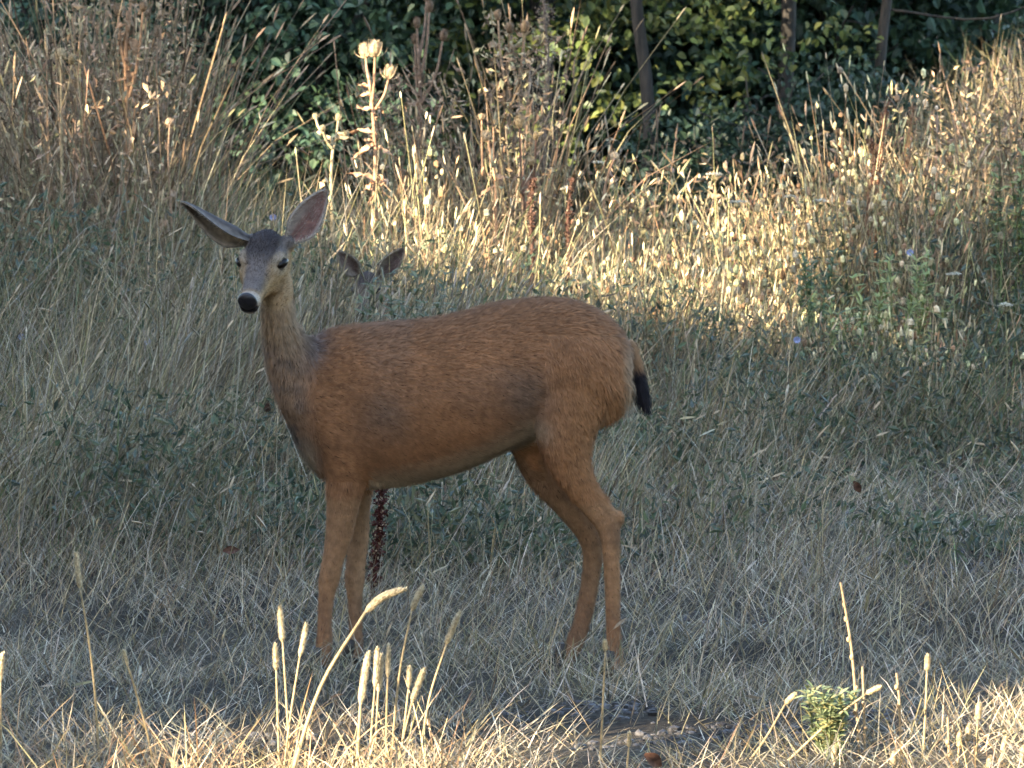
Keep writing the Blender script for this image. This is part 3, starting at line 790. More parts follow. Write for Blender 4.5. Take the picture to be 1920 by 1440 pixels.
    def leng(p):
        z = 1270 - p[:, 2] * 730; x = p[:, 0] * 730 + 960
        l = np.full(len(p), .017); l[z > 930] = .009
        l[(x < 600) & (z > 600) & (z < 900)] = .024
        l[(x > 1130) & (z > 700) & (z < 830)] = .034
        r = p - poll; t_ = r @ F / s; u_ = r @ U / s
        hd = (t_ > -.03) & (t_ < .28) & (np.abs(r @ X / s) < .075) & (u_ > -.14) & (u_ < .05); l[hd] = .0065
        hd &= t_ > .16; l[hd] = .003
        return l
    fur_strands(mb2, V, N, T, C, flow, 110000, leng, .0018, .30)
    link('body', mb2.mesh('body', True), M_FUR, root)
    # eyes, nose, ears
    for sg in (-1, 1):
        eye_part(root, poll + F * .091 * s + X * sg * .0560 * s - U * .0190 * s, F, X, U, s, sg)
    nb = MB()
    v, t, q = ellipsoid(poll + F * .242 * s - U * .0205 * s, np.array([.0265, .0140, .0275]) * s, (X, F, U), 20, 14)
    # flatten the lower middle and notch the nostrils
    rr = (v - (poll + F * .242 * s - U * .0205 * s)); lx = rr @ X / s; lu = rr @ U / s; lf = rr @ F / s
    for sg in (-1, 1):
        d = np.exp(-((lx - sg * .0170) / .005) ** 2 - ((lu - .006) / .0050) ** 2) * (lf > 0)
        v = v - F * (d * .005 * s)[:, None]
    nb.add(v, t, q); link('nose', nb.mesh('nose', True), M_NOSE, root)
    ob = poll + X * -.047 * s - U * .018 * s + F * .004 * s; ot = pt(338, 379, f0 - .08)
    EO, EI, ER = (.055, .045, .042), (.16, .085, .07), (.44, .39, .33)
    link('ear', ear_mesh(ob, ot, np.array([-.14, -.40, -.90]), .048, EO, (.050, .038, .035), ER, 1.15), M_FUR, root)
    ob = poll + X * .049 * s - U * .020 * s + F * .004 * s; ot = pt(613, 356, f0 - .07)
    link('ear', ear_mesh(ob, ot, np.array([.12, -.96, -.30]), .040, EO, EI, ER), M_FUR, root)
    # tail
    tb = MB()
    TP = np.array([(1176, 640, h0, 11, .02), (1188, 668, h0, 10, .02), (1194, 693, h0 - .005, 10, .018), (1201, 725, h0 - .01, 10.5, .018), (1206, 745, h0 - .01, 8, .014), (1210, 762, h0 - .01, 2.5, .004)])
    R = catmull(TP, 5); P = pt(R[:, 0], R[:, 1], R[:, 2]); v, t, q = tube(P, R[:, 3] / 730, R[:, 4], 14)
    zz = 1270 - v[:, 2] * 730; xx = v[:, 0] * 730 + 960
    tc = np.tile(np.array([.26, .15, .08]), (len(v), 1)); wb = sst(672, 690, zz)[:, None]
    tc = tc * (1 - wb) + np.array([.016, .014, .017]) * wb
    tb.add(v, t, q, tc)
    ctr = np.array([np.interp(v[:, 2], P[::-1, 2], P[::-1, k]) for k in range(3)]).T
    TN = v - ctr; TN /= np.linalg.norm(TN, axis=1)[:, None] + 1e-6
    TT = np.vstack([np.array(t), q[:, :3], q[:, [0, 2, 3]]])
    fur_strands(tb, v, TN, TT, tc, lambda p: np.tile(np.array([.3, 0, -1.]), (len(p), 1)), 3500, lambda p: np.full(len(p), .03), .0014, .22)
    # long pale hairs hanging from the rump beside the tail
    n = 260; p = np.stack([rng.uniform(1150, 1186, n), rng.uniform(715, 770, n)], -1); P0 = pt(p[:, 0], p[:, 1], h0 + rng.uniform(-.05, .05, n))
    P1 = P0 + np.stack([rng.uniform(.0, .02, n), rng.normal(0, .006, n), -rng.uniform(.02, .045, n)], -1)
    hv = np.stack([P0 - [.0008, 0, 0], P0 + [.0008, 0, 0], P1], 1).reshape(-1, 3)
    tb.add(hv, np.arange(3 * n).reshape(-1, 3), None, np.repeat(np.array([.5, .45, .37]) * rng.uniform(.7, 1.1, (n, 1)), 3, 0))
    tl = link('tail', tb.mesh('tail', True), M_FUR, root); tl['label'] = 'black tipped tail with pale hairs'
    for px, py, Y in ((597, 1262, f0 - .06), (658, 1247, f0 + .06), (1145, 1287, h0 - .068), (1053, 1254, h0 + .068)):
        hoof_part(root, px, py, Y)
    return root
build_doe()

def build_fawn():
    Y = 4.5; k = ppm(Y)
    c = pt(692, 530, Y); g = float(gz(c[0], Y)); s = .74
    root = empty('deer', (c[0], Y, g))
    tag(root, 'young deer peeking over the grass behind the doe, only head and ears showing', 'deer')
    o = np.array([c[0], Y, g])
    mb = MB()
    poll = pt(690, 513, Y) - o; nose = poll + np.array([-.02, -.13, -.125])
    F, X, U = head_frame(poll, nose); s = np.linalg.norm(nose - poll) / .245
    head_shapes(mb, poll, F, X, U, s)
    def L(rows):
        R = catmull(np.array(rows, float), 5); v, t, q = tube(R[:, :3], R[:, 3], R[:, 4], 16, (1, 0, 0)); mb.add(v, t, q)
    hz = poll[2]
    L([(0.01, .30, .30, .07, .06), (.0, .2, .36, .085, .075), (0, .12, hz - .22, .065, .055), (0, .06, hz - .12, .045, .04), (0, .035, hz - .05, .036, .034), (0, .03, hz - .02, .03, .03)])
    L([(0, .12, .36, .05, .05), (0, .22, .37, .12, .085), (0, .42, .38, .135, .105), (0, .62, .39, .125, .10), (0, .76, .37, .08, .07), (0, .80, .35, .03, .03)])
    for sx in (-.06, .06):
        L([(sx, .2, .32, .05, .04), (sx, .2, .22, .024, .02), (sx, .19, .13, .016, .016), (sx, .19, .05, .011, .011), (sx, .185, .0, .013, .013)])
        L([(sx, .68, .34, .075, .045), (sx, .70, .24, .04, .025), (sx, .76, .16, .018, .015), (sx, .74, .05, .011, .011), (sx, .735, .0, .013, .013)])
    V, N, T = remesh(mb, .008, 3)
    C = np.tile(np.array([.20, .125, .075]), (len(V), 1))
    rel = V - poll; ht = rel @ F / s; hx = rel @ X / s; hu = rel @ U / s
    H = ((ht > -.05) & (np.abs(hx) < .08) & (hu > -.15) & (V[:, 1] < .06)).astype(float)
    def mixc(c, w):
        nonlocal C
        C = C * (1 - w[:, None]) + np.asarray(c) * w[:, None]
    mixc((.095, .075, .06), H); mixc((.05, .042, .04), H * sst(.05, .03, np.abs(hx)) * sst(.10, .07, ht) * sst(-.03, -.005, hu))
    for sg in (-1, 1):
        e = np.sqrt(((ht - .092) / .034) ** 2 + ((hx - sg * .052) / .026) ** 2 + ((hu + .02) / .032) ** 2); mixc((.24, .20, .155), H * sst(1.25, .75, e) * .4)
    mb2 = MB(); mb2.add(V, T, None, C)
    fur_strands(mb2, V, N, T, C, lambda p: np.tile(np.array([0., .5, -.8]), (len(p), 1)), 12000, lambda p: np.full(len(p), .010), .0018, .35)
    link('body', mb2.mesh('body', True), M_FUR, root)
    for sg in (-1, 1): eye_part(root, poll + F * .091 * s + X * sg * .0560 * s - U * .0190 * s, F, X, U, s, sg)
    nb = MB(); v, t, q = ellipsoid(poll + F * .242 * s - U * .0205 * s, np.array([.0265, .0140, .0275]) * s, (X, F, U)); nb.add(v, t, q)
    link('nose', nb.mesh('nose', True), M_NOSE, root)
    EO, EI, ER = (.08, .066, .06), (.085, .055, .05), (.30, .26, .21)
    link('ear', ear_mesh(poll - X * .045 * s - U * .01 * s, pt(636, 472, Y - .02) - o, np.array([.1, -.9, -.2]), .030, EO, EI, ER), M_FUR, root)
    link('ear', ear_mesh(poll + X * .045 * s - U * .01 * s, pt(757, 466, Y - .02) - o, np.array([.1, -.9, -.35]), .032, EO, EI, ER), M_FUR, root)
build_fawn()

# ------------------------------------------------------------------ plants that can be picked out one by one
def fuzzy_head(path, rad, col, n=220, spine=.006, seg=8):
    """grass or plantain spike: core tube with many small pointed scales"""
    mb = MB()
    P = catmull(np.asarray(path, float), 4); m = len(P); s = np.linspace(0, 1, m)
    prof = rad * np.clip(np.minimum(1, np.minimum((s + .04) * 7, (1.03 - s) * 5)), .15, 1)
    v, t, q = tube(P, prof * .8, None, seg); mb.add(v, t, q, np.asarray(col) * .8)
    tan = np.gradient(P, axis=0); tan /= np.linalg.norm(tan, axis=1)[:, None]
    k = rng.uniform(0, m - 1.001, n); i = k.astype(int); f = (k - i)[:, None]
    c = P[i] * (1 - f) + P[i + 1] * f; ax = tan[i]; r = np.interp(k, np.arange(m), prof)
    e1 = np.cross(ax, [0.2, 1, .3]); e1 /= np.linalg.norm(e1, axis=1)[:, None]; e2 = np.cross(ax, e1)
    a = rng.uniform(0, 6.283, n); rd = e1 * np.cos(a)[:, None] + e2 * np.sin(a)[:, None]; sd = np.cross(ax, rd)
    b = c + rd * (r * .72)[:, None]; tp = b + rd * (spine * rng.uniform(.3, .8, n))[:, None] + ax * (spine * rng.uniform(.6, 1.3, n))[:, None]
    w = (rad * rng.uniform(.16, .30, n))[:, None]
    hv = np.stack([b - sd * w, b + sd * w, tp], 1).reshape(-1, 3)
    hc = np.asarray(col) * rng.uniform(.75, 1.25, (n, 1))
    mb.add(hv, np.arange(3 * n).reshape(-1, 3), None, np.repeat(hc, 3, 0))
    return mb.mesh('seed_head', False)

def stalk(name, label, cat, group, pts, Y, w, head=None, hw=7., col=(.36, .28, .16), hcol=(.56, .47, .31), spine=.006, blade=False, nodes=0):
    """pts: px,py polyline from the foot to where the head begins; head: px,py to the tip"""
    P = pt(np.array([p[0] for p in pts]), np.array([p[1] for p in pts]), np.full(len(pts), Y))
    P[0, 2] = gz(P[0, 0], P[0, 1]) - .01
    base = P[0].copy(); root = empty(name, base.tolist()); tag(root, label, cat, group)
    if P[1][2] < base[2] + .03 and len(P) > 2: P = np.delete(P, 1, 0)
    C = catmull(P - base, 5); m = MB(); k = ppm(Y)
    v, t, q = tube(C, np.linspace(w, w * .7, len(C)) / k, None, 6)
    m.add(v, t, q, np.asarray(col) * rng.uniform(.85, 1.15, (len(v), 1)))
    for i in range(nodes):
        c = C[int((i + 1) / (nodes + 1) * (len(C) - 1))]; v, t, q = ellipsoid(c + rng.normal(0, .003, 3), (.0055, .0055, .007), None, 7, 5); m.add(v, t, q, np.asarray(col) * 1.2)
    link('stem', m.mesh('stem', True), M_STRAW, root)
    if blade:
        b = MB(); c = C[len(C) // 3]; d = np.array([rng.choice([-1, 1]) * .5, rng.normal(0, .3), .8]); L = rng.uniform(.07, .13)
        S = np.linspace(0, 1, 6); path = c + S[:, None] * d * L - np.array([0, 0, 1]) * (S ** 2)[:, None] * L * .5
        v, t, q = tube(path, .0028 * (1 - S * .9), .0006, 4); b.add(v, t, q, np.asarray(col) * 1.05); link('leaf', b.mesh('leaf', True), M_GRASS, root)
    if head is not None:
        hp = np.array([pts[-1]] + head, float); H = pt(hp[:, 0], hp[:, 1], np.full(len(hp), Y)) - base
        if len(H) == 2: H = np.array([H[0], (H[0] + H[1]) / 2, H[1]])
        link('seed_head', fuzzy_head(H, hw / k, hcol, 260, spine), M_STRAW, root)
    return root

TG = 'timothy stalks along the front edge of the field'
FORE = [
    ([(545, 1452), (538, 1330), (530, 1205)], [(527, 1170), (525, 1138)], -1.90, 6.0, 'tall upright timothy stalk, tallest of the three beside the arching one'),
    ([(524, 1450), (521, 1350), (518, 1258)], [(516, 1208)], -1.86, 5.0, 'short thin timothy stalk crossing low beside the tall upright one'),
    ([(530, 1450), (545, 1340), (562, 1232)], [(569, 1200), (574, 1170)], -1.92, 5.0, 'slanting timothy stalk between the tall upright and the arching ones'),
    ([(540, 1462), (600, 1290), (685, 1148)], [(718, 1119), (762, 1103)], -2.02, 7.5, 'thick bent timothy stalk arching over with a long pale head'),
    ([(668, 1455), (672, 1390), (676, 1322)], [(683, 1270), (692, 1220)], -1.98, 7.0, 'stout timothy stalk with the longest straight head beside a close pair'),
    ([(692, 1425), (698, 1350), (703, 1290)], [(706, 1250), (707, 1215)], -1.80, 5.5, 'taller timothy stalk of a close touching pair'),
    ([(702, 1428), (706, 1360), (709, 1298)], [(713, 1262), (715, 1227)], -1.78, 5.5, 'slightly shorter timothy stalk of a close touching pair'),
    ([(742, 1455), (755, 1390), (772, 1318)], [(784, 1284), (796, 1253)], -1.96, 6.0, 'sunlit leaning timothy stalk beside a dim leaning one'),
    ([(785, 1420), (805, 1310), (837, 1208)], [(848, 1180), (862, 1147)], -1.72, 6.0, 'long dim timothy stalk leaning out with its head in shade'),
    ([(733, 1400), (748, 1270), (772, 1145)], [(781, 1122), (793, 1100)], -1.62, 6.0, 'tall slender timothy stalk with a dull head beyond the arching one'),
    ([(724, 1400), (725, 1330), (727, 1270)], [(729, 1208)], -1.60, 4.5, 'faint upright timothy stalk with a dull pinkish head in shade'),
    ([(750, 1405), (760, 1345), (766, 1290)], [(768, 1250)], -1.62, 4.5, 'small dull timothy stalk half hidden behind the sunlit leaning one'),
    ([(187, 1445), (178, 1300), (165, 1190), (150, 1102)], [(146, 1070), (143, 1036)], -1.85, 5.5, 'lone tall timothy stalk standing apart in shaded short grass'),
    ([(2, 1445), (2, 1370), (1, 1278)], [(2, 1250), (5, 1225)], -1.90, 5.0, 'timothy stalk standing at the far end of the row'),
    ([(292, 1448), (275, 1370), (250, 1280), (240, 1250)], [(236, 1235), (232, 1220)], -1.92, 3.0, 'slender timothy stalk with a tiny head beside arching dead blades'),
    ([(1125, 1448), (1130, 1330), (1135, 1222)], [(1134, 1202)], -1.85, 4.0, 'thin stalk with a tiny head in front of the doe hind hoof'),
    ([(1175, 1455), (1177, 1425), (1179, 1402)], [(1180, 1374)], -2.0, 3.5, 'very short thin timothy stalk on dark bare soil'),
]
for pts, head, Y, hw, lab in FORE:
    stalk('timothy_stalk', lab, 'grass stalk', TG, pts, Y, 2.6 if hw < 7 else 4.2, head, hw * 1.2, blade=rng.random() < .4)
PG = 'plantain stalks at the front edge of the field'
PLANT = [
    ([(1402, 1450), (1435, 1385), (1473, 1319)], [(1492, 1300)], -1.95, 7.0, 'plantain stalk leaning alone away from the green weed'),
    ([(1730, 1440), (1735, 1340), (1738, 1258)], [(1740, 1226)], -1.85, 7.0, 'tallest plantain stalk standing beside a bare dead stem'),
    ([(1828, 1450), (1832, 1400), (1833, 1352)], [(1836, 1318)], -1.95, 8.0, 'plantain stalk with the fattest pale head among several'),
    ([(1470, 1450), (1560, 1350), (1624, 1301)], [(1653, 1286)], -1.98, 6.5, 'plantain stalk lying over and crossing behind the green weed'),
    ([(1795, 1455), (1797, 1425), (1798, 1402)], [(1800, 1372)], -2.0, 7.0, 'short plantain stalk, first of a close pair'),
    ([(1812, 1452), (1813, 1420), (1814, 1390)], [(1817, 1358)], -1.98, 7.0, 'short plantain stalk, taller of a close pair'),
    ([(1868, 1452), (1875, 1430), (1880, 1410)], [(1886, 1382)], -2.0, 7.0, 'plantain stalk leaning outward beside dry tufts'),
    ([(1672, 1460), (1673, 1450), (1674, 1436)], [(1676, 1412)], -2.05, 8.0, 'stubby plantain stalk low beside curled dead leaves'),
    ([(1849, 1460), (1851, 1450), (1853, 1440)], [(1857, 1418)], -2.05, 7.0, 'stubby plantain stalk low among dry tufts'),
    ([(1563, 1460), (1563, 1446), (1564, 1430)], [(1564, 1398)], -2.05, 7.0, 'stubby plantain stalk under the green weed'),
    ([(1915, 1456), (1916, 1440), (1917, 1425)], [(1918, 1400)], -2.0, 7.0, 'short plantain stalk at the end of the dry tufts'),
]
for pts, head, Y, hw, lab in PLANT:
    stalk('plantain_stalk', lab, 'plantain', PG, pts, Y, 2.6, head, hw, spine=.0035, hcol=(.50, .40, .25))
DG = 'bare dead stems at the front edge of the field'
for pts, Y, lab, nd in (
    ([(1612, 1440), (1606, 1330), (1598, 1230), (1588, 1160), (1576, 1092)], -1.85, 'tall bare dead stem with small nodes rising behind the green weed', 7),
    ([(1692, 1440), (1688, 1380), (1686, 1310), (1681, 1262)], -1.85, 'short bare dead stem beside the tallest plantain stalk', 4),
    ([(1780, 1448), (1779, 1400), (1777, 1345)], -1.92, 'thin bare dead stem between plantain stalks', 2),
    ([(1622, 1440), (1620, 1330), (1617, 1250)], -1.80, 'upright bare brown stem beside the tall noded one', 2)):
    stalk('dead_stem', lab, 'dead stem', DG, pts, Y, 3.0, None, col=(.33, .24, .14), nodes=nd)

def leaf_blade(base, d, up, L, W, curl, col, n=6, fold=.3):
    """one pointed leaf as a folded strip; returns V, quads"""
    d = d / np.linalg.norm(d); sd = np.cross(d, up); sd /= np.linalg.norm(sd) + 1e-6; nr = np.cross(sd, d)
    S = np.linspace(0, 1, n)
    mid = base + d * (S * L)[:, None] - nr * (curl * L * S ** 2)[:, None]
    w = W * np.sin(np.pi * np.clip(S, .04, .98) ** .8)
    A = mid + sd * w[:, None] + nr * (w * fold)[:, None]; B = mid - sd * w[:, None] + nr * (w * fold)[:, None]
    V = np.concatenate([A, mid, B]); i = np.arange(n - 1)
    q = np.concatenate([np.stack([i, i + 1, n + i + 1, n + i], -1), np.stack([n + i, n + i + 1, 2 * n + i + 1, 2 * n + i], -1)])
    return V, q

# teasels -----------------------------------------------------------------
def teasel(label, stem_px, Y, heads, w=5.0, leaves=(), col=(.30, .20, .12), hcol=(.34, .25, .15), group='dead teasels and thistles in the tall grass'):
    """stem_px: polyline foot to top; heads: (branch px,py on stem, head px,py base, length px, width px)"""
    P = pt(np.array([p[0] for p in stem_px], float), np.array([p[1] for p in stem_px], float), np.full(len(stem_px), Y))
    P[0, 2] = gz(P[0, 0], P[0, 1]) - .02
    base = P[0].copy(); root = empty('teasel', base.tolist()); tag(root, label, 'teasel', group)
    k = ppm(Y); C = catmull(P - base, 6); m = MB()
    v, t, q = tube(C, np.linspace(w, w * .6, len(C)) / k, None, 7); m.add(v, t, q, np.asarray(col) * rng.uniform(.8, 1.2, (len(v), 1)))
    hs = []
    for (bx, by_, hx, hy, L, Wd) in heads:
        b = pt(bx, by_, Y) - base; h = pt(hx, hy, Y + rng.uniform(-.06, .06)) - base
        mid = (b + h) / 2 + np.array([(h[0] - b[0]) * .18, 0, -.02 * np.linalg.norm(h - b)])
        path = catmull([b, mid, h], 5); v, t, q = tube(path, np.linspace(w * .62, w * .42, len(path)) / k, None, 6); m.add(v, t, q, np.asarray(col) * rng.uniform(.85, 1.2, (len(v), 1)))
        hs.append((h, path[-1] - path[-3], L / k, Wd / k))
    link('stem', m.mesh('stem', True), M_WEED, root)
    for h, d, L, Wd in hs:
        d = d / np.linalg.norm(d); hb = MB()
        S = np.linspace(0, 1, 7); path = h + d * (S * L)[:, None]
        v, t, q = tube(path, Wd * .5 * np.sin(np.pi * (S * .86 + .09)) ** .65, None, 10); hb.add(v, t, q, np.asarray(hcol) * .7)
        n = 240; s = rng.uniform(.02, .98, n); a = rng.uniform(0, 6.283, n)
        e1 = np.cross(d, [.2, 1, .1]); e1 /= np.linalg.norm(e1); e2 = np.cross(d, e1)
        rd = e1 * np.cos(a)[:, None] + e2 * np.sin(a)[:, None]; sd = np.cross(rd, d)
        r = Wd * .5 * np.sin(np.pi * (s * .86 + .09)) ** .65
        b = h + d * (s * L)[:, None] + rd * (r * .9)[:, None]; tp = b + rd * (Wd * .22) + d * (Wd * rng.uniform(.10, .30, n))[:, None]
        hv = np.stack([b - sd * Wd * .05, b + sd * Wd * .05, tp], 1).reshape(-1, 3)
        hb.add(hv, np.arange(3 * n).reshape(-1, 3), None, np.repeat(np.asarray(hcol) * rng.uniform(.8, 1.35, (n, 1)), 3, 0))
        for j in range(6):                                       # upcurved bracts below the head
            a = j * 1.047 + .3; rdv = e1 * math.cos(a) + e2 * math.sin(a)
            S2 = np.linspace(0, 1, 6); pth = h + rdv * (Wd * .95 * np.sin(S2 * 1.5))[:, None] + d * (L * (.62 + .25 * (j % 3)) * S2 ** 2)[:, None]
            v, t, q = tube(pth, Wd * .045 * (1.1 - S2), None, 4); hb.add(v, t, q, np.asarray(hcol) * 1.1)
        link('seed_head', hb.mesh('seed_head', False), M_WEED, root)
    extra = []
    if len(leaves) > 5:
        for _ in range(16):
            f = rng.uniform(.35, .95); a = np.array(stem_px, float); qx = np.interp(f * (len(a) - 1), np.arange(len(a)), a[:, 0]); qy = np.interp(f * (len(a) - 1), np.arange(len(a)), a[:, 1])
            extra.append((qx, qy, rng.normal(0, .8), rng.normal(-.1, .7), rng.uniform(14, 36), rng.uniform(3, 7)))
    for (lx, ly, dx, dy, L, Wd) in list(leaves) + extra:          # shrivelled hanging leaves
        b = pt(lx, ly, Y) - base; lb = MB(); d = np.array([dx, rng.normal(0, .35), dy], float)
        v, q = leaf_blade(b, d, np.array([.2, -.6, 1]), L / k * .85, Wd / k * .7, rng.uniform(.2, 1.3), col, 9, .7)
        v += rng.normal(0, .004, v.shape); lb.add(v, None, q, np.asarray(col) * rng.uniform(.9, 1.5, (len(v), 1))); link('leaf', lb.mesh('leaf', True), M_WEED, root)
    return root
TY = 6.6
RUST = (.35, .215, .13); PALEY = (.48, .37, .24)
teasel('sunlit teasel with twin heads on top standing tall behind the doe ear', [(703, 640), (702, 500), (700, 400), (704, 300), (698, 200), (692, 150)], TY,
       [(692, 150, 686, 108, 26, 22), (698, 190, 703, 106, 28, 24), (704, 205, 728, 148, 26, 20)], 4.6,
       [(702, 250, -1, .3, 75, 9), (704, 270, -.9, -.4, 60, 8), (706, 200, .6, -.2, 30, 8), (705, 280, .8, .3, 34, 8), (700, 345, -.6, .8, 50, 14), (710, 350, .5, .7, 40, 12), (704, 215, -.4, .6, 36, 9), (700, 380, .3, -.9, 46, 12)], RUST, PALEY)
teasel('short sunlit teasel with forked crooked branches beside the doe ear', [(628, 640), (625, 480), (621, 340), (624, 280)], TY - .2,
       [(624, 280, 606, 246, 10, 10), (606, 250, 592, 222, 9, 9), (624, 280, 634, 226, 12, 11), (634, 250, 646, 250, 9, 9)], 4.6,
       [(622, 270, -.6, .9, 40, 10), (628, 265, .7, .6, 34, 10), (616, 338, -.6, -.3, 26, 9)], (.38, .30, .18), (.46, .38, .24))
teasel('teasel with a pale egg shaped head leaning out of the sunlit weeds', [(935, 600), (931, 450), (928, 330), (914, 262)], TY + .2,
       [(914, 262, 912, 258, 24, 17), (905, 330, 903, 224, 10, 12), (928, 345, 925, 232, 8, 9)], 3.6, [(928, 340, .8, .7, 40, 6), (926, 350, -1, -.3, 110, 5), (930, 330, .9, -.2, 24, 9)], RUST, PALEY)
teasel('tall brown teasel with three heads at its top before dark trees', [(945, 600), (944, 420), (938, 330), (950, 250), (958, 200), (950, 130)], TY + .9,
       [(950, 130, 955, 62, 20, 15), (948, 160, 934, 38, 20, 13), (962, 190, 983, 62, 24, 16)], 4.5,
       [(948, 170, -.5, -1, 48, 9), (958, 205, .4, .4, 34, 10), (962, 210, .9, -.3, 34, 9), (955, 128, .4, .2, 16, 6), (958, 215, -.6, .1, 26, 8)], (.26, .17, .10), (.27, .19, .12))
teasel('dark crooked teasel with a round head above the sunlit weeds', [(998, 620), (1000, 480), (997, 380), (996, 310)], TY + .1,
       [(996, 315, 996, 305, 14, 14), (1000, 345, 1005, 262, 14, 11), (985, 400, 974, 240, 22, 16)], 4.5, [(996, 330, -.5, -.7, 44, 8), (996, 400, .5, -.8, 60, 7), (998, 450, -.4, -.9, 50, 8)], (.13, .075, .05), (.38, .29, .17))
teasel('small teasel with a round head at the edge of the sunlit weeds', [(1135, 600), (1132, 400), (1140, 330), (1150, 302)], TY + .4, [(1150, 302, 1152, 296, 16, 15)], 3.2, [], RUST, PALEY)
teasel('many stemmed brown thistle skeleton in shade before the leafy bush', [(790, 640), (792, 420), (790, 300), (788, 180), (784, 90)], TY + 1.6,
       [(784, 90, 782, 52, 20, 13), (788, 150, 805, 22, 20, 14), (788, 200, 830, 76, 20, 15), (786, 110, 800, 2, 20, 12), (790, 240, 778, 82, 18, 13)], 5.0,
       [(788, 200, -.9, .2, 44, 10), (792, 220, .8, .4, 40, 10), (790, 260, -.7, -.6, 44, 12), (792, 270, .6, -.7, 46, 11), (790, 185, .7, -.2, 36, 8), (788, 300, -.3, -1, 52, 12)], (.19, .125, .085), (.22, .15, .10))
teasel('teasel with one large cupped head rising from the tall shaded grass', [(118, 560), (116, 300), (115, 180), (114, 112)], TY - .3, [(114, 112, 114, 106, 26, 19), (116, 200, 134, 120, 18, 14)], 3.6, [(116, 260, .5, -.4, 40, 7)], (.33, .26, .15), (.33, .26, .15))
teasel('thick clump of rusty teasels, main stem with large curled leaves', [(236, 600), (238, 400), (240, 250), (236, 120), (240, 20)], TY + .2,
       [(236, 130, 222, 30, 24, 17), (238, 200, 268, 22, 20, 15), (240, 60, 246, -20, 24, 16)], 6.0,
       [(236, 60, -.6, -.4, 44, 15), (242, 70, .5, -.8, 44, 14), (238, 180, .7, .2, 40, 14), (236, 190, -.8, .2, 44, 12), (240, 245, .8, -.1, 40, 14), (236, 235, -.8, .3, 34, 13), (238, 130, .4, -.9, 50, 13), (236, 320, -.9, -.1, 40, 12), (240, 335, .9, .2, 60, 9)], (.29, .175, .10), (.30, .21, .13))
for i, (x0, y0, x1, y1, Y, lab) in enumerate((
    (300, 560, 303, 34, TY + .6, 'tall straight teasel with a spiny oval head before dark leaves'),
    (290, 560, 296, 72, TY + .8, 'slim teasel with a smaller head beside the spiny oval one'),
    (170, 560, 160, 28, TY + .7, 'slim straight teasel beside the thick rusty clump'),
    (145, 560, 142, 20, TY + .9, 'slim teasel standing behind the large cupped one'),
    (270, 560, 275, 28, TY + 1.0, 'slim teasel just behind the rusty clump'),
    (205, 560, 200, 10, TY + 1.0, 'slim crooked teasel leaning against the rusty clump'),
    (322, 600, 318, 236, TY - .5, 'low teasel with a curled pale leaf in the tall grass'))):
    teasel(lab, [(x0, y0), ((x0 + x1) / 2 + 4, (y0 + y1) / 2 + 60), (x1 - 2, y1 + 70), (x1, y1)], Y, [(x1, y1, x1, y1 - 3, 22, 15)], 3.0,
           [(x1, y1 + 120, .7, -.5, 38, 8), (x1 - 2, y1 + 180, -.7, -.4, 40, 9)], (.25, .17, .11), (.28, .20, .13))

# dock seed stalks ---------------------------------------------------------
def dock(label, px, Y, side=1.0, col=(.12, .042, .028)):
    """px: polyline foot to top with clustered flakes of seed along it"""
    P = pt(np.array([p[0] for p in px], float), np.array([p[1] for p in px], float), np.full(len(px), Y)); P[0, 2] = gz(P[0, 0], P[0, 1]) - .02
    base = P[0].copy(); root = empty('dock_stalk', base.tolist()); tag(root, label, 'dock plant', 'dead dock stalks'); k = ppm(Y)
    C = catmull(P - base, 10); m = MB(); v, t, q = tube(C, np.linspace(5, 2.5, len(C)) / k, None, 7); m.add(v, t, q, np.asarray(col) * 1.2); link('stem', m.mesh('stem', True), M_WEED, root)
    mb = MB(); n = 1900; s = rng.uniform(.15, 1, n); ii = s * (len(C) - 1.001); i = ii.astype(int); f = (ii - i)[:, None]
    c = C[i] * (1 - f) + C[i + 1] * f
    band = .35 + .65 * (np.sin(s * 70) > -.3)
    off = rng.normal(0, 1, (n, 3)); off /= np.linalg.norm(off, axis=1)[:, None]
    c = c + off * (np.array([13, 13, 4]) / k) * (side * band * rng.uniform(.3, 1, n))[:, None]
    d = rng.normal(0, 1, (n, 3)); d /= np.linalg.norm(d, axis=1)[:, None]; e = np.cross(d, rng.normal(0, 1, (n, 3))); e /= np.linalg.norm(e, axis=1)[:, None]
    r = rng.uniform(.003, .0065, n)[:, None]
    hv = np.stack([c - d * r, c + e * r * .7, c + d * r, c - e * r * .7], 1).reshape(-1, 3); b = np.arange(n)[:, None] * 4
    hc = np.where(rng.random((n, 1)) < .12, np.array([[.30, .22, .15]]), np.asarray(col)) * rng.uniform(.6, 1.4, (n, 1))
    mb.add(hv, None, b + np.array([[0, 1, 2, 3]]), np.repeat(hc, 4, 0)); link('seed_cluster', mb.mesh('seed_cluster'), M_WEED, root)
dock('dark red dock seed stalk standing behind the doe front legs', [(694, 1112), (706, 1050), (712, 980), (716, 895)], 1.2, 1.25, (.062, .018, .014))
dock('feathery dead brown stalk standing before the leafy tree', [(1030, 600), (1026, 420), (1022, 260), (1028, 130), (1022, 40), (1018, -60)], 8.6, 1.9, (.17, .125, .095))
dock('dark brown dock seed stalk among sunlit weeds above the doe back', [(1000, 640), (998, 500), (996, 400), (1000, 335)], 6.2, .7, (.085, .045, .032))
dock('reddish dock stalk beside the dark one among sunlit weeds', [(1066, 640), (1068, 500), (1064, 420), (1072, 335)], 6.3, .55, (.085, .042, .03))
dock('tall brown dock stalk on the bank by the sunlit ridge grass', [(1640, 520), (1645, 400), (1650, 300), (1662, 190)], 7.2, .9, (.20, .10, .06))
dock('branching brown dock stalk lower on the bank', [(1622, 560), (1625, 420), (1640, 300), (1630, 262)], 6.9, .8, (.16, .085, .055))
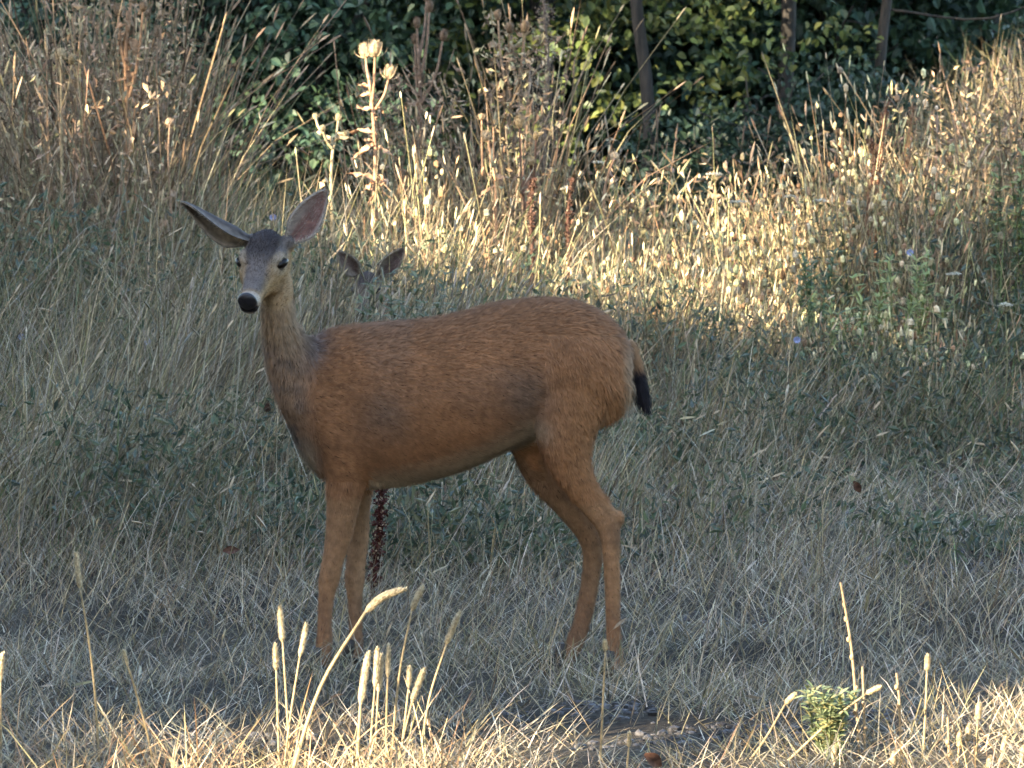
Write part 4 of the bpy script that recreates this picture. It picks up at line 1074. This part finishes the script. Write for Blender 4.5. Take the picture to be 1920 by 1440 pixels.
dock('brown dock stalk behind the branching one on the bank', [(1690, 500), (1690, 380), (1700, 300), (1712, 200)], 7.5, .8, (.24, .13, .075))

# umbel and chicory flowers -------------------------------------------------
def umbel(label, px, py, Y, wpx, col=(.62, .58, .46)):
    top = pt(px, py, Y); g = float(gz(top[0], Y)); base = np.array([top[0] - .02, Y, g - .01]); root = empty('wild_carrot', base.tolist()); tag(root, label, 'wildflower', 'white wild carrot flowers')
    h = top - base; m = MB(); C = catmull([np.zeros(3), h * .5 + [.015, 0, 0], h - [0, 0, .03]], 5); v, t, q = tube(C, .0022, None, 5); m.add(v, t, q, (.20, .19, .10))
    R = wpx / 2 / ppm(Y)
    for j in range(12):
        a = j * 2.4; r = R * math.sqrt((j + .5) / 12); e = h + np.array([r * math.cos(a), r * math.sin(a), -.006 * (r / R) ** 2]); v, t, q = tube(np.array([C[-1], e]), .0009, None, 4); m.add(v, t, q, (.22, .2, .11))
    link('stem', m.mesh('stem', True), M_WEED, root)
    mb = MB(); n = 170; a = rng.uniform(0, 6.283, n); r = R * np.sqrt(rng.random(n)); c = h + np.stack([r * np.cos(a), r * np.sin(a), rng.normal(0, .002, n) - .006 * (r / R) ** 2 + .003], -1)
    d = rng.normal(0, 1, (n, 3)) * [1, 1, .35]; d /= np.linalg.norm(d, axis=1)[:, None]; e = np.cross(d, [0, 0, 1.]); e /= np.linalg.norm(e, axis=1)[:, None] + 1e-6
    s = rng.uniform(.0025, .005, n)[:, None]
    hv = np.stack([c - d * s, c + e * s, c + d * s, c - e * s], 1).reshape(-1, 3); mb.add(hv, None, np.arange(n)[:, None] * 4 + np.array([[0, 1, 2, 3]]), np.repeat(np.asarray(col) * rng.uniform(.7, 1.15, (n, 1)), 4, 0))
    link('flower_head', mb.mesh('flower_head'), M_LEAF, root)
for px, py, Y, w, lab in ((1340, 326, 6.6, 34, 'flat white umbel at the top of the sunlit weeds'), (1382, 378, 6.3, 40, 'widest flat cream umbel over the sunlit weeds'), (1538, 376, 6.5, 28, 'white umbel past the sunlit weeds toward the bank'),
                      (1482, 368, 6.6, 22, 'small white umbel between two larger ones'), (1886, 571, 4.5, 30, 'lone white umbel in the shaded bank grass'), (1122, 304, 6.9, 22, 'small cream umbel beside the small round teasel'),
                      (1788, 513, 5.2, 26, 'pale green umbel in shade above the green bush weed'), (1060, 353, 6.6, 18, 'tiny white umbel near the reddish dock stalk')):
    umbel(lab, px, py, Y, w)
def chicory(label, px, py, Y, rpx=9, col=(.27, .30, .46)):
    top = pt(px, py, Y); g = float(gz(top[0], Y)); base = np.array([top[0] + .03, Y, g - .01]); root = empty('chicory', base.tolist()); tag(root, label, 'wildflower', 'blue chicory flowers')
    h = top - base; m = MB(); C = catmull([np.zeros(3), h * .5 + [.02, 0, 0], h], 5); v, t, q = tube(C, .0018, None, 5); m.add(v, t, q, (.14, .15, .08)); link('stem', m.mesh('stem', True), M_WEED, root)
    R = rpx / ppm(Y); f = MB()
    for j in range(14):
        a = j / 14 * 6.283; d = np.array([math.cos(a), -.55, math.sin(a) * .8 + .25]); v, q = leaf_blade(h, d, np.array([0, -1, .3]), R, R * .22, -.1, col, 4, .1); f.add(v, None, q, np.asarray(col) * rng.uniform(.85, 1.2))
    link('flower_head', f.mesh('flower_head'), M_LEAF, root)
for px, py, Y, lab in ((40, 632, 4.6, 'pale blue chicory flower in the shaded tall grass'), (277, 641, 4.5, 'violet blue chicory flower amid the shaded tall grass'), (355, 648, 4.4, 'small blue chicory flower near the doe muzzle'),
                   (1494, 638, 4.2, 'bright blue chicory flower beside the green bush weed'), (1706, 474, 5.6, 'deep blue chicory flower above the green bush weed'), (512, 408, 5.4, 'blue chicory flower between the doe ears')):
    chicory(lab, px, py, Y)

# green leafy forbs ----------------------------------------------------------
def forb(label, px, py_top, Y, wpx, hpx, nst, cols, leaf=(.035, .006), lean=.1, name='green_weed'):
    k = ppm(Y); c = pt(px, py_top + hpx, Y); g = float(gz(c[0], Y)); base = np.array([c[0], Y, g - .01]); root = empty(name, base.tolist()); tag(root, label, 'weed')
    ztop = pt(px, py_top, Y)[2] - base[2]; st = MB(); lf = MB()
    for j in range(nst):
        top = np.array([rng.uniform(-.5, .5) * wpx / k + lean * ztop, rng.uniform(-.12, .12), ztop * rng.uniform(.72, 1.0)]); b0 = np.array([top[0] * .25, top[1] * .3, 0])
        C = catmull([b0, (b0 + top) / 2 + rng.normal(0, .02, 3), top], 8); v, t, q = tube(C, np.linspace(.003, .0012, len(C)), None, 5); st.add(v, t, q, cols[0] * .8)
        for s in np.linspace(.3, 1, 20):
            p = C[int(s * (len(C) - 1))]
            for _ in range(3):
                d = np.array([rng.normal(0, .7), rng.normal(0, .7), rng.uniform(.1, .9)]); L = leaf[0] * rng.uniform(.6, 1.3)
                v, q = leaf_blade(p, d, np.array([0, -.3, 1.]), L, leaf[1] * rng.uniform(.7, 1.3), rng.uniform(0, .5), None, 4); lf.add(v, None, q, cols[rng.integers(len(cols))] * rng.uniform(.75, 1.25))
    link('stem', st.mesh('stem', True), M_LEAF, root); o = link('foliage', lf.mesh('foliage'), M_LEAF, root); o['kind'] = 'stuff'
YG = [np.array([.23, .27, .10]), np.array([.17, .22, .08]), np.array([.30, .31, .11])]
BG = [np.array([.10, .15, .06]), np.array([.07, .11, .05])]
forb('bushy yellow-green weed in shade on the bank beyond the doe tail', 1650, 480, 5.5, 190, 190, 13, YG, (.042, .0055), .14)
forb('second yellow-green weed tuft touching the bushy one', 1560, 560, 5.2, 130, 150, 8, YG + BG, (.036, .006), .1)
forb('dull green weed standing at the edge of the sunlit patch', 1500, 470, 5.4, 90, 160, 8, BG, (.036, .006), .1)
forb('green weed high on the shaded bank', 1890, 280, 6.3, 110, 190, 9, BG + YG, (.04, .007), .05)
forb('small grey-green leafy weed at the front edge among plantain stalks', 1560, 1290, -1.95, 105, 150, 11, [np.array([.17, .21, .11]), np.array([.12, .16, .08]), np.array([.25, .23, .10])], (.026, .0045), .0)
forb('low dark green weed beneath the doe belly', 850, 960, 2.6, 150, 70, 9, [np.array([.06, .10, .055]), np.array([.05, .085, .05])], (.035, .007), .0)
forb('dark green weed above the doe back by the young deer', 712, 512, 3.2, 210, 150, 20, [np.array([.085, .105, .055]), np.array([.13, .14, .075])], (.04, .006), .1)
# fallen leaves --------------------------------------------------------------
for px, py, L, lab in ((418, 1033, .05, 'curled red-brown fallen leaf caught in shaded grass'), (502, 755, .045, 'brown dead leaf in grass before the doe chest'), (1208, 1414, .06, 'dark brown fallen leaf on bare soil'),
                   (1600, 902, .05, 'small brown fallen leaf on the bank')):
    p = hit_canopy(np.array([px]), np.array([py]))[0]; mb = MB(); v, q = leaf_blade(np.zeros(3), np.array([rng.uniform(-1, 1), .2, rng.uniform(-.8, .1)]), np.array([rng.normal(0, .4), -1., rng.uniform(0, .8)]), L, L * .24, rng.uniform(.3, .9), None, 8, .8); mb.add(v, None, q, np.array([.10, .05, .034]) * rng.uniform(.6, 1.3, (len(v), 1)))
    o = link('fallen_leaf', mb.mesh('fallen_leaf', True), M_WEED, None, p.tolist()); tag(o, lab, 'leaf')

# ------------------------------------------------------------------ trees
def leaves_np(c, size, cols, droop=.4, flat=.5, wide=1.0, simple=False):
    """rhombic folded leaves at the points c"""
    n = len(c)
    d = rng.normal(0, 1, (n, 3)); d[:, 2] -= droop; d /= np.linalg.norm(d, axis=1)[:, None]
    up = rng.normal(0, 1, (n, 3)) * (1 - flat); up[:, 2] += flat * 1.5; up[:, 1] -= flat * .5
    sd = np.cross(d, up); sd /= np.linalg.norm(sd, axis=1)[:, None] + 1e-6; nr = np.cross(sd, d)
    L = (size * rng.uniform(.6, 1.35, n))[:, None]; W = L * rng.uniform(.30, .45, n)[:, None] * wide
    if simple:
        V = np.stack([c - d * L * .5, c + sd * W + nr * W * .35 - d * L * .08, c + d * L * .5 - nr * L * .12, c - sd * W + nr * W * .35 - d * L * .08], 1)
        b = np.arange(n)[:, None] * 4
        T = np.concatenate([b + np.array([[0, 1, 2]]), b + np.array([[0, 2, 3]])])
        return V.reshape(-1, 3), T, np.repeat(cols, 4, 0)
    cr = rng.uniform(-.05, .30, n)[:, None]
    V = np.stack([c - d * L * .5, c + sd * W * .85 + nr * W * .3 - d * L * .22, c + sd * W * .72 + nr * W * .3 + d * L * .16 - nr * L * cr * .4, c + d * L * .5 - nr * L * cr,
                  c - sd * W * .72 + nr * W * .3 + d * L * .16 - nr * L * cr * .4, c - sd * W * .85 + nr * W * .3 - d * L * .22], 1)
    b = np.arange(n)[:, None] * 6
    T = np.concatenate([b + np.array([t]) for t in ([0, 1, 2], [0, 2, 3], [0, 3, 4], [0, 4, 5])])
    return V.reshape(-1, 3), T, np.repeat(cols, 6, 0)
def limbs(mb, base, top, r0, nb, spread, wob=.08):
    n = 9; S = np.linspace(0, 1, n)[:, None]; P = base * (1 - S) + top * S; P[1:-1] += rng.normal(0, wob, (n - 2, 3)) * [.6, .6, .2]
    v, t, q = tube(catmull(P, 3), np.linspace(r0, r0 * .28, (n - 1) * 3 + 1), None, 9, (0.1, 1, 0)); mb.add(v, t, q)
    for i in range(nb):
        s = rng.uniform(.18, .95); p = base * (1 - s) + top * s; a = rng.uniform(0, 6.283); L = spread * rng.uniform(.5, 1.0)
        e = p + np.array([math.cos(a) * L, math.sin(a) * L, L * rng.uniform(.1, .8)]); m = (p + e) / 2 + rng.normal(0, .06, 3)
        v, t, q = tube(catmull([p, m, e], 4), np.linspace(r0 * .22, .004, 9), None, 6, (0.1, 1, 0)); mb.add(v, t, q)
def tree(name, label, x, y, h, r0, blobs, nleaf, size, cols, cat='tree', group='trees and bushes along the field edge', lean=(0, 0), nb=14, shrub=False):
    """blobs: (dx, dy, z, rx, ry, rz) ellipsoids filled with clumps of leaves"""
    g = float(gz(x, y)); root = empty(name, (x, y, g)); tag(root, label, cat, group)
    mb = MB()
    if shrub:
        for k in range(7): limbs(mb, np.array([rng.uniform(-.2, .2), rng.uniform(-.2, .2), -.05]), np.array([rng.uniform(-1, 1) * h * .35, rng.uniform(-.6, .6), h * rng.uniform(.6, .9)]), r0, 5, h * .25, .05)
    else: limbs(mb, np.array([0, 0, -.1]), np.array([lean[0], lean[1], h]), r0, nb, h * .3)
    link('trunk', mb.mesh('trunk', True), M_BARK, root)
    B = np.array(blobs, float); vol = B[:, 3] * B[:, 4] * B[:, 5]; NC = 34; pick = rng.choice(len(B), nleaf // NC, p=vol / vol.sum())
    u = rng.normal(0, 1, (len(pick), 3)); u /= np.linalg.norm(u, axis=1)[:, None]; u *= (rng.random(len(pick)) ** .45)[:, None]
    cc = B[pick, :3] + u * B[pick, 3:6]
    c = np.repeat(cc, NC, 0) + rng.normal(0, 1, (len(cc) * NC, 3)) * size * np.array([1.7, 1.7, 1.1])
    c = c[c[:, 2] > .05]
    cl = np.asarray(cols); col = cl[rng.integers(0, len(cl), len(c))] * rng.uniform(.7, 1.3, (len(c), 1))
    v, t, q = leaves_np(c, size, col, simple=size > .07); o = link('crown', mesh_np('crown', v, t, None, q), M_LEAF, root); o['kind'] = 'stuff'
    return root
plant_grass()
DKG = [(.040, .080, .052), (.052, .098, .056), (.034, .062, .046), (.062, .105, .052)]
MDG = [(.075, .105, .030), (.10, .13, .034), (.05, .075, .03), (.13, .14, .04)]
TRY = 13.0
def tx(px, Y): return float(pt(px, 300, Y)[0])
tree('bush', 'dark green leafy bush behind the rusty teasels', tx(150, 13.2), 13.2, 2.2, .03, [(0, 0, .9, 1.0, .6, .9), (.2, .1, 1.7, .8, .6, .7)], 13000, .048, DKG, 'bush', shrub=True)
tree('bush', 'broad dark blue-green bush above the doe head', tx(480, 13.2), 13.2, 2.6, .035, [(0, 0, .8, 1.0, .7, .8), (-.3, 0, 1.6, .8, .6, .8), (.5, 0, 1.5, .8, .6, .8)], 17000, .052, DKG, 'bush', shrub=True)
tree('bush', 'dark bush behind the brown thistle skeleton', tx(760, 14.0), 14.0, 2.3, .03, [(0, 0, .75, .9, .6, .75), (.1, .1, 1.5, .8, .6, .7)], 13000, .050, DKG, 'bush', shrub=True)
tree('bush', 'low dark green bush below the ridge grass', tx(1490, 12.0), 12.2, 1.0, .010, [(0, 0, .35, .9, .5, .4), (.35, .2, .65, .5, .5, .35)], 6500, .042, [(.022, .045, .030), (.03, .055, .032)], 'bush', shrub=True)
tree('tree', 'slim dark trunked tree with sun flecked leaves above the sunlit weeds', tx(1195, 12.4), 12.4, 6.2, .036, [(-.45, .3, 1.1, .45, .4, .6), (.35, .3, 1.2, .4, .4, .5), (-.5, .2, 2.3, 1.0, .7, .8), (.5, .1, 3.0, 1.1, .9, 1.0), (0, 0, 4.4, 1.5, 1.3, 1.3)], 17000, .050, MDG, nb=20)
tree('tree', 'tree with dark bent trunk beside the sun flecked one', tx(1415, 13.0), 13.0, 6.0, .045, [(.1, -.35, 1.2, .45, .3, .5), (.1, -.35, 1.9, .5, .3, .45), (.55, .2, 1.9, .5, .4, .5), (.6, .2, 2.6, 1.0, .8, .9), (-.4, .2, 3.0, 1.1, .9, 1.0), (0, 0, 4.5, 1.6, 1.4, 1.3)], 12000, .050, MDG, lean=(.3, .2), nb=20)
tree('tree', 'leafy tree spreading bright leaves over the bank', tx(1660, 12.8), 12.8, 5.8, .03, [(0, -.35, 1.3, .5, .3, .45), (.05, -.35, 1.9, .5, .3, .4), (-.5, -.2, 1.75, .7, .5, .45), (.3, -.2, 2.1, 1.0, .6, .6), (0, 0, 3.2, 1.3, 1.0, 1.1), (0, 0, 4.4, 1.5, 1.3, 1.2)], 13500, .050, MDG, nb=18)
tree('tree', 'tree with small leaves behind the feathery dead stalk', tx(1010, 13.6), 13.6, 6.5, .08, [(0, 0, 1.4, 1.0, .7, .9), (.2, 0, 2.4, 1.1, .8, .9), (0, 0, 4.0, 1.6, 1.2, 1.4)], 17000, .050, MDG, nb=18)
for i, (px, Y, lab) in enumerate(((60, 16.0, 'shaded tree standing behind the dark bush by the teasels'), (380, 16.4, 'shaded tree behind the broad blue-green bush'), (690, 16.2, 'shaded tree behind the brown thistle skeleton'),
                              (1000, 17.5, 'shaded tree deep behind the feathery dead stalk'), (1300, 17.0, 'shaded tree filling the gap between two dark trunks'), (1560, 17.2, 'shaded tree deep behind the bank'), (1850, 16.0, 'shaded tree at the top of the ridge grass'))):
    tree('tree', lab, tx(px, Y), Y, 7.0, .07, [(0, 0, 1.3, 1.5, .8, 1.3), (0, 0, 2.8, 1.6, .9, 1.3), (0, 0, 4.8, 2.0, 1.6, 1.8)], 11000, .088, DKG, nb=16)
for px, lab in ((880, 'low dark undergrowth bush behind the feathery stalk'), (1260, 'low dark undergrowth bush beyond the slim dark trunk'), (1460, 'low dark undergrowth bush beyond the bent trunk'), (1680, 'low dark undergrowth bush behind the ridge grass')):
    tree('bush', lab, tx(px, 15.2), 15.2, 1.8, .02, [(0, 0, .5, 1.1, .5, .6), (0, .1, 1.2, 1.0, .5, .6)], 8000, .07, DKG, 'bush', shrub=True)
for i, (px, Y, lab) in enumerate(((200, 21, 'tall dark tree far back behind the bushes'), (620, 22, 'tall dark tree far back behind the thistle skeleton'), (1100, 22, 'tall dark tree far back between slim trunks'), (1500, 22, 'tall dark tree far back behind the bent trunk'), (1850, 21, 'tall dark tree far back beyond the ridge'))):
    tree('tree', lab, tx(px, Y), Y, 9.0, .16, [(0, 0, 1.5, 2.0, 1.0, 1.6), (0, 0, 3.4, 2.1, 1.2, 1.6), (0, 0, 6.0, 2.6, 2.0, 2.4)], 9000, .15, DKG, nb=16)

# ------------------------------------------------------------------ unseen trees added to shade the doe, crowns cut open for sun patches
e1 = np.array([-SUN[1], SUN[0], 0.0]); e1 /= np.linalg.norm(e1); e2 = np.cross(e1, SUN); e2 *= np.sign(e2[2])
def poly_pts(poly, n):
    P = np.array(poly, float); lo, hi = P.min(0), P.max(0)
    q = rng.uniform(lo, hi, (n, 2)); ins = np.zeros(n, bool)
    j = len(P) - 1
    for i in range(len(P)):
        c = ((P[i, 1] > q[:, 1]) != (P[j, 1] > q[:, 1])) & (q[:, 0] < (P[j, 0] - P[i, 0]) * (q[:, 1] - P[i, 1]) / (P[j, 1] - P[i, 1] + 1e-9) + P[i, 0]); ins ^= c; j = i
    return q[ins]
LIT = []; STK = []
for poly, n in (
    ([(640, 430), (680, 390), (760, 350), (900, 310), (1000, 320), (1130, 320), (1200, 270), (1290, 285), (1420, 335), (1450, 340), (1430, 420), (1400, 500), (1350, 545), (1290, 525), (1180, 515), (1060, 520), (960, 500), (860, 465), (740, 440)], 3000),
    ([(1560, 330), (1600, 240), (1650, 190), (1700, 120), (1800, 70), (1920, 30), (1920, 220), (1830, 250), (1760, 340), (1640, 320)], 1800),
    ([(130, 1440), (230, 1400), (340, 1365), (440, 1345), (500, 1360), (560, 1390), (620, 1370), (690, 1395), (700, 1440)], 1600),
    ([(1620, 1440), (1700, 1430), (1800, 1395), (1860, 1350), (1920, 1270), (1920, 1440)], 700)):
    q = poly_pts(poly, n)
    if n > 1700: q = q[vnoise(q[:, 0], q[:, 1] * 1.3, 58.) * .65 + vnoise(q[:, 0] + 31, q[:, 1], 24.) * .35 > .42]
    LIT.append(hit_canopy(q[:, 0], q[:, 1]))
for poly, Y, n in (([(585, 215), (680, 80), (745, 80), (745, 420), (660, 420), (660, 340), (585, 330)], TY, 500),
                   ([(895, 220), (1020, 230), (1020, 330), (895, 330)], TY, 250),
                   ([(1510, 1440), (1510, 1290), (1610, 1280), (1610, 1440)], -1.95, 120)):
    q = poly_pts(poly, n); LIT.append(pt(q[:, 0], q[:, 1], np.full(len(q), Y)))
for pts, head, Y, hw, lab in [f for f in FORE if not any(w in f[4] for w in ('dim', 'dull', 'shade', 'lone tall', 'far end', 'very short', 'tiny head'))] + PLANT + [([(1612, 1440), (1598, 1230)], [(1576, 1092)], -1.85, 3, '')]:
    q = catmull(np.array(pts + head, float), 30); STK.append(pt(q[:, 0], q[:, 1], np.full(len(q), Y)))
fl = []
for poly, n in (([(850, 0), (1300, 0), (1330, 60), (1310, 210), (1180, 250), (1060, 310), (1040, 60), (870, 60)], 60), ([(1420, 0), (1800, 0), (1720, 130), (1500, 170)], 30), ([(330, 60), (330, 330), (180, 350), (90, 200)], 5)):
    if n > 10:
        q = poly_pts(poly, 9000); q = q[vnoise(q[:, 0], q[:, 1], 34.) * .6 + vnoise(q[:, 0] + 50, q[:, 1], 13.) * .4 > .43]
        fl.append(pt(q[:, 0], q[:, 1], rng.choice([11.6, 12.4], len(q))))
    else:
        for a, b in poly_pts(poly, 300)[:n]: fl.append(pt(a + rng.normal(0, 10, 10), b + rng.normal(0, 10, 10), np.full(10, TY)))
FLECK = np.concatenate(fl)
LITP = np.concatenate(LIT)
CELL = .03; U0, V0, NU, NV = -24.0, -10.0, 1130, 667
mask = np.zeros((NU, NV), bool)  # openings cut in the unseen crowns to shape the sun patches
def stamp(P, rad):
    u = ((P @ e1 - U0) / CELL).astype(int); v = ((P @ e2 - V0) / CELL).astype(int); r = int(rad / CELL + .5)
    for du in range(-r, r + 1):
        for dv in range(-r, r + 1):
            if du * du + dv * dv <= r * r + .5: mask[np.clip(u + du, 0, NU - 1), np.clip(v + dv, 0, NV - 1)] = True
stamp(LITP, .11); stamp(FLECK, .06); stamp(np.concatenate(STK), .05)
# leaves stay whole where they shade the doe, the young deer and the dark trunk
def cover(P, rad):
    u = ((P @ e1 - U0) / CELL).astype(int); v = ((P @ e2 - V0) / CELL).astype(int); r = int(rad / CELL + .5)
    for du in range(-r, r + 1):
        for dv in range(-r, r + 1): mask[np.clip(u + du, 0, NU - 1), np.clip(v + dv, 0, NV - 1)] = False
for poly, Ys in (([(330, 360), (620, 350), (600, 600), (1060, 545), (1230, 640), (1220, 800), (1180, 1240), (1050, 1240), (900, 900), (700, 1180), (590, 1180), (560, 880), (480, 700), (430, 520)], (-.35, -.15, .05, .2)),
                 ([(630, 470), (760, 470), (740, 600), (640, 600)], (4.4, 4.6)), ([(1150, 0), (1240, 0), (1240, 330), (1150, 330)], (12.3, 12.45)), ([(1380, 120), (1600, 120), (1580, 300), (1380, 300)], (11.5, 11.8, 12.1)), ([(1610, 0), (1710, 0), (1710, 250), (1610, 250)], (12.7, 12.9))):
    q = poly_pts(poly, 2600)
    for Y in Ys: cover(pt(q[:, 0], q[:, 1], np.full(len(q), Y)), .05)
q = poly_pts([(0, 40), (430, 40), (560, 250), (430, 420), (0, 420)], 5000)
for Y in (5.8, 6.6, 7.4, 8.2, 9.0): cover(pt(q[:, 0], q[:, 1], np.full(len(q), Y)), .05)
for a, b in ((130, 160), (205, 330), (245, 250), (300, 180), (310, 340), (235, 40), (150, 110), (480, 330), (500, 345), (540, 350)): stamp(pt(a + rng.normal(0, 9, 12), b + rng.normal(0, 12, 12), np.full(12, TY)), .03)
LEFTQ = poly_pts([(585, 215), (680, 80), (745, 80), (745, 420), (660, 420), (660, 340), (585, 330)], 500)
stamp(pt(LEFTQ[:, 0], LEFTQ[:, 1], np.full(len(LEFTQ), TY)), .07)
near = mask.copy()
for _ in range(5):
    m2 = near.copy(); m2[1:] |= near[:-1]; m2[:-1] |= near[1:]; m2[:, 1:] |= near[:, :-1]; m2[:, :-1] |= near[:, 1:]; near = m2
def shade_belt():
    L = 13.0; sh = np.array([SUN[0], SUN[1]]) / math.hypot(SUN[0], SUN[1]); te = math.tan(SUN_EL)
    edges = [-22, -17, -12.5, -8, -3.5, 1.0, 6.5]
    for i in range(len(edges) - 1):
        uc = (edges[i] + edges[i + 1]) / 2
        bx, by = sh[0] * (L + .3) + e1[0] * uc, sh[1] * (L + .3) + e1[1] * uc; g = float(gz(bx, by))
        root = empty('tree', (bx, by, g)); tag(root, ('unseen large tree added to shade the leafy bushes', 'unseen large tree added to shade the bank', 'unseen large tree added to shade the young deer', 'unseen large tree added to shade the meadow beside the doe', 'unseen large tree added to shade the doe from the low sun', 'unseen large tree added to shade the front grass')[i], 'tree', 'unseen trees added to shade the field')
        mb = MB()
        limbs(mb, np.array([0, 0, -.1]), np.array([.2, .1, 8.5]), .11, 10, 2.0); link('trunk', mb.mesh('trunk', True), M_BARK, root)
        VV, TT, CC, off = [], [], [], 0
        for n, size, test in ((26000, .34, near), (60000, .085, None)):
            u0, u1 = edges[i] - .5, edges[i + 1] + .5
            u = rng.uniform(u0, u1, n); w = L + rng.uniform(-1.0, 1.0, n); z = rng.uniform(.4, 10.5, n)
            c = np.stack([sh[0] * w + e1[0] * u, sh[1] * w + e1[1] * u, z], -1)
            k = z < 10.4 - 1.6 * ((u - (u0 + u1) / 2) / ((u1 - u0) / 2)) ** 4 - rng.random(n) * .8     # rounded top
            uu = ((c @ e1 - U0) / CELL).astype(int).clip(0, NU - 1); vv = ((c @ e2 - V0) / CELL).astype(int).clip(0, NV - 1)
            if test is not None: k &= ~near[uu, vv]
            else: k &= near[uu, vv] & ~mask[uu, vv]
            c = c[k]
            if test is None: c = np.repeat(c, 2, 0) + rng.normal(0, .03, (len(c) * 2, 3))
            if not len(c): continue
            c = c - np.array([bx, by, g]); cl = np.array(MDG); col = cl[rng.integers(0, len(cl), len(c))] * rng.uniform(.7, 1.3, (len(c), 1))
            v, t, q = leaves_np(c, size, col, .3, .1, 1.35, True); VV.append(v); TT.append(t + off); CC.append(q); off += len(v)
        o = link('crown', mesh_np('crown', np.concatenate(VV), np.concatenate(TT), None, np.concatenate(CC)), M_LEAF, root); o['kind'] = 'stuff'
shade_belt()

# ------------------------------------------------------------------ unseen maples added behind and beside the camera to close off the low sky
def sky_block_trees():
    proto = None
    for i, a in enumerate((-98, -74, -48, -22, 4)):
        r = 21.0 if i < 2 else 17.0
        x, y = r * math.cos(math.radians(a)) + 1, r * math.sin(math.radians(a)) - 3
        g = float(gz(x, y))
        if proto is None:
            proto = tree('tree', 'unseen broad maple added to block low sky light', x, y, 8.5, .16, [(0, 0, 2.6, 3.4, 2.4, 2.2), (0, 0, 5.0, 4.2, 3.0, 2.6), (0, 0, 7.8, 3.2, 2.6, 2.2)], 9000, .34, MDG, group='unseen maples added to block low sky light')
        else: copy_thing(proto, (x, y, g), a * .7, 1.0 + .06 * (i % 3))
sky_block_trees()
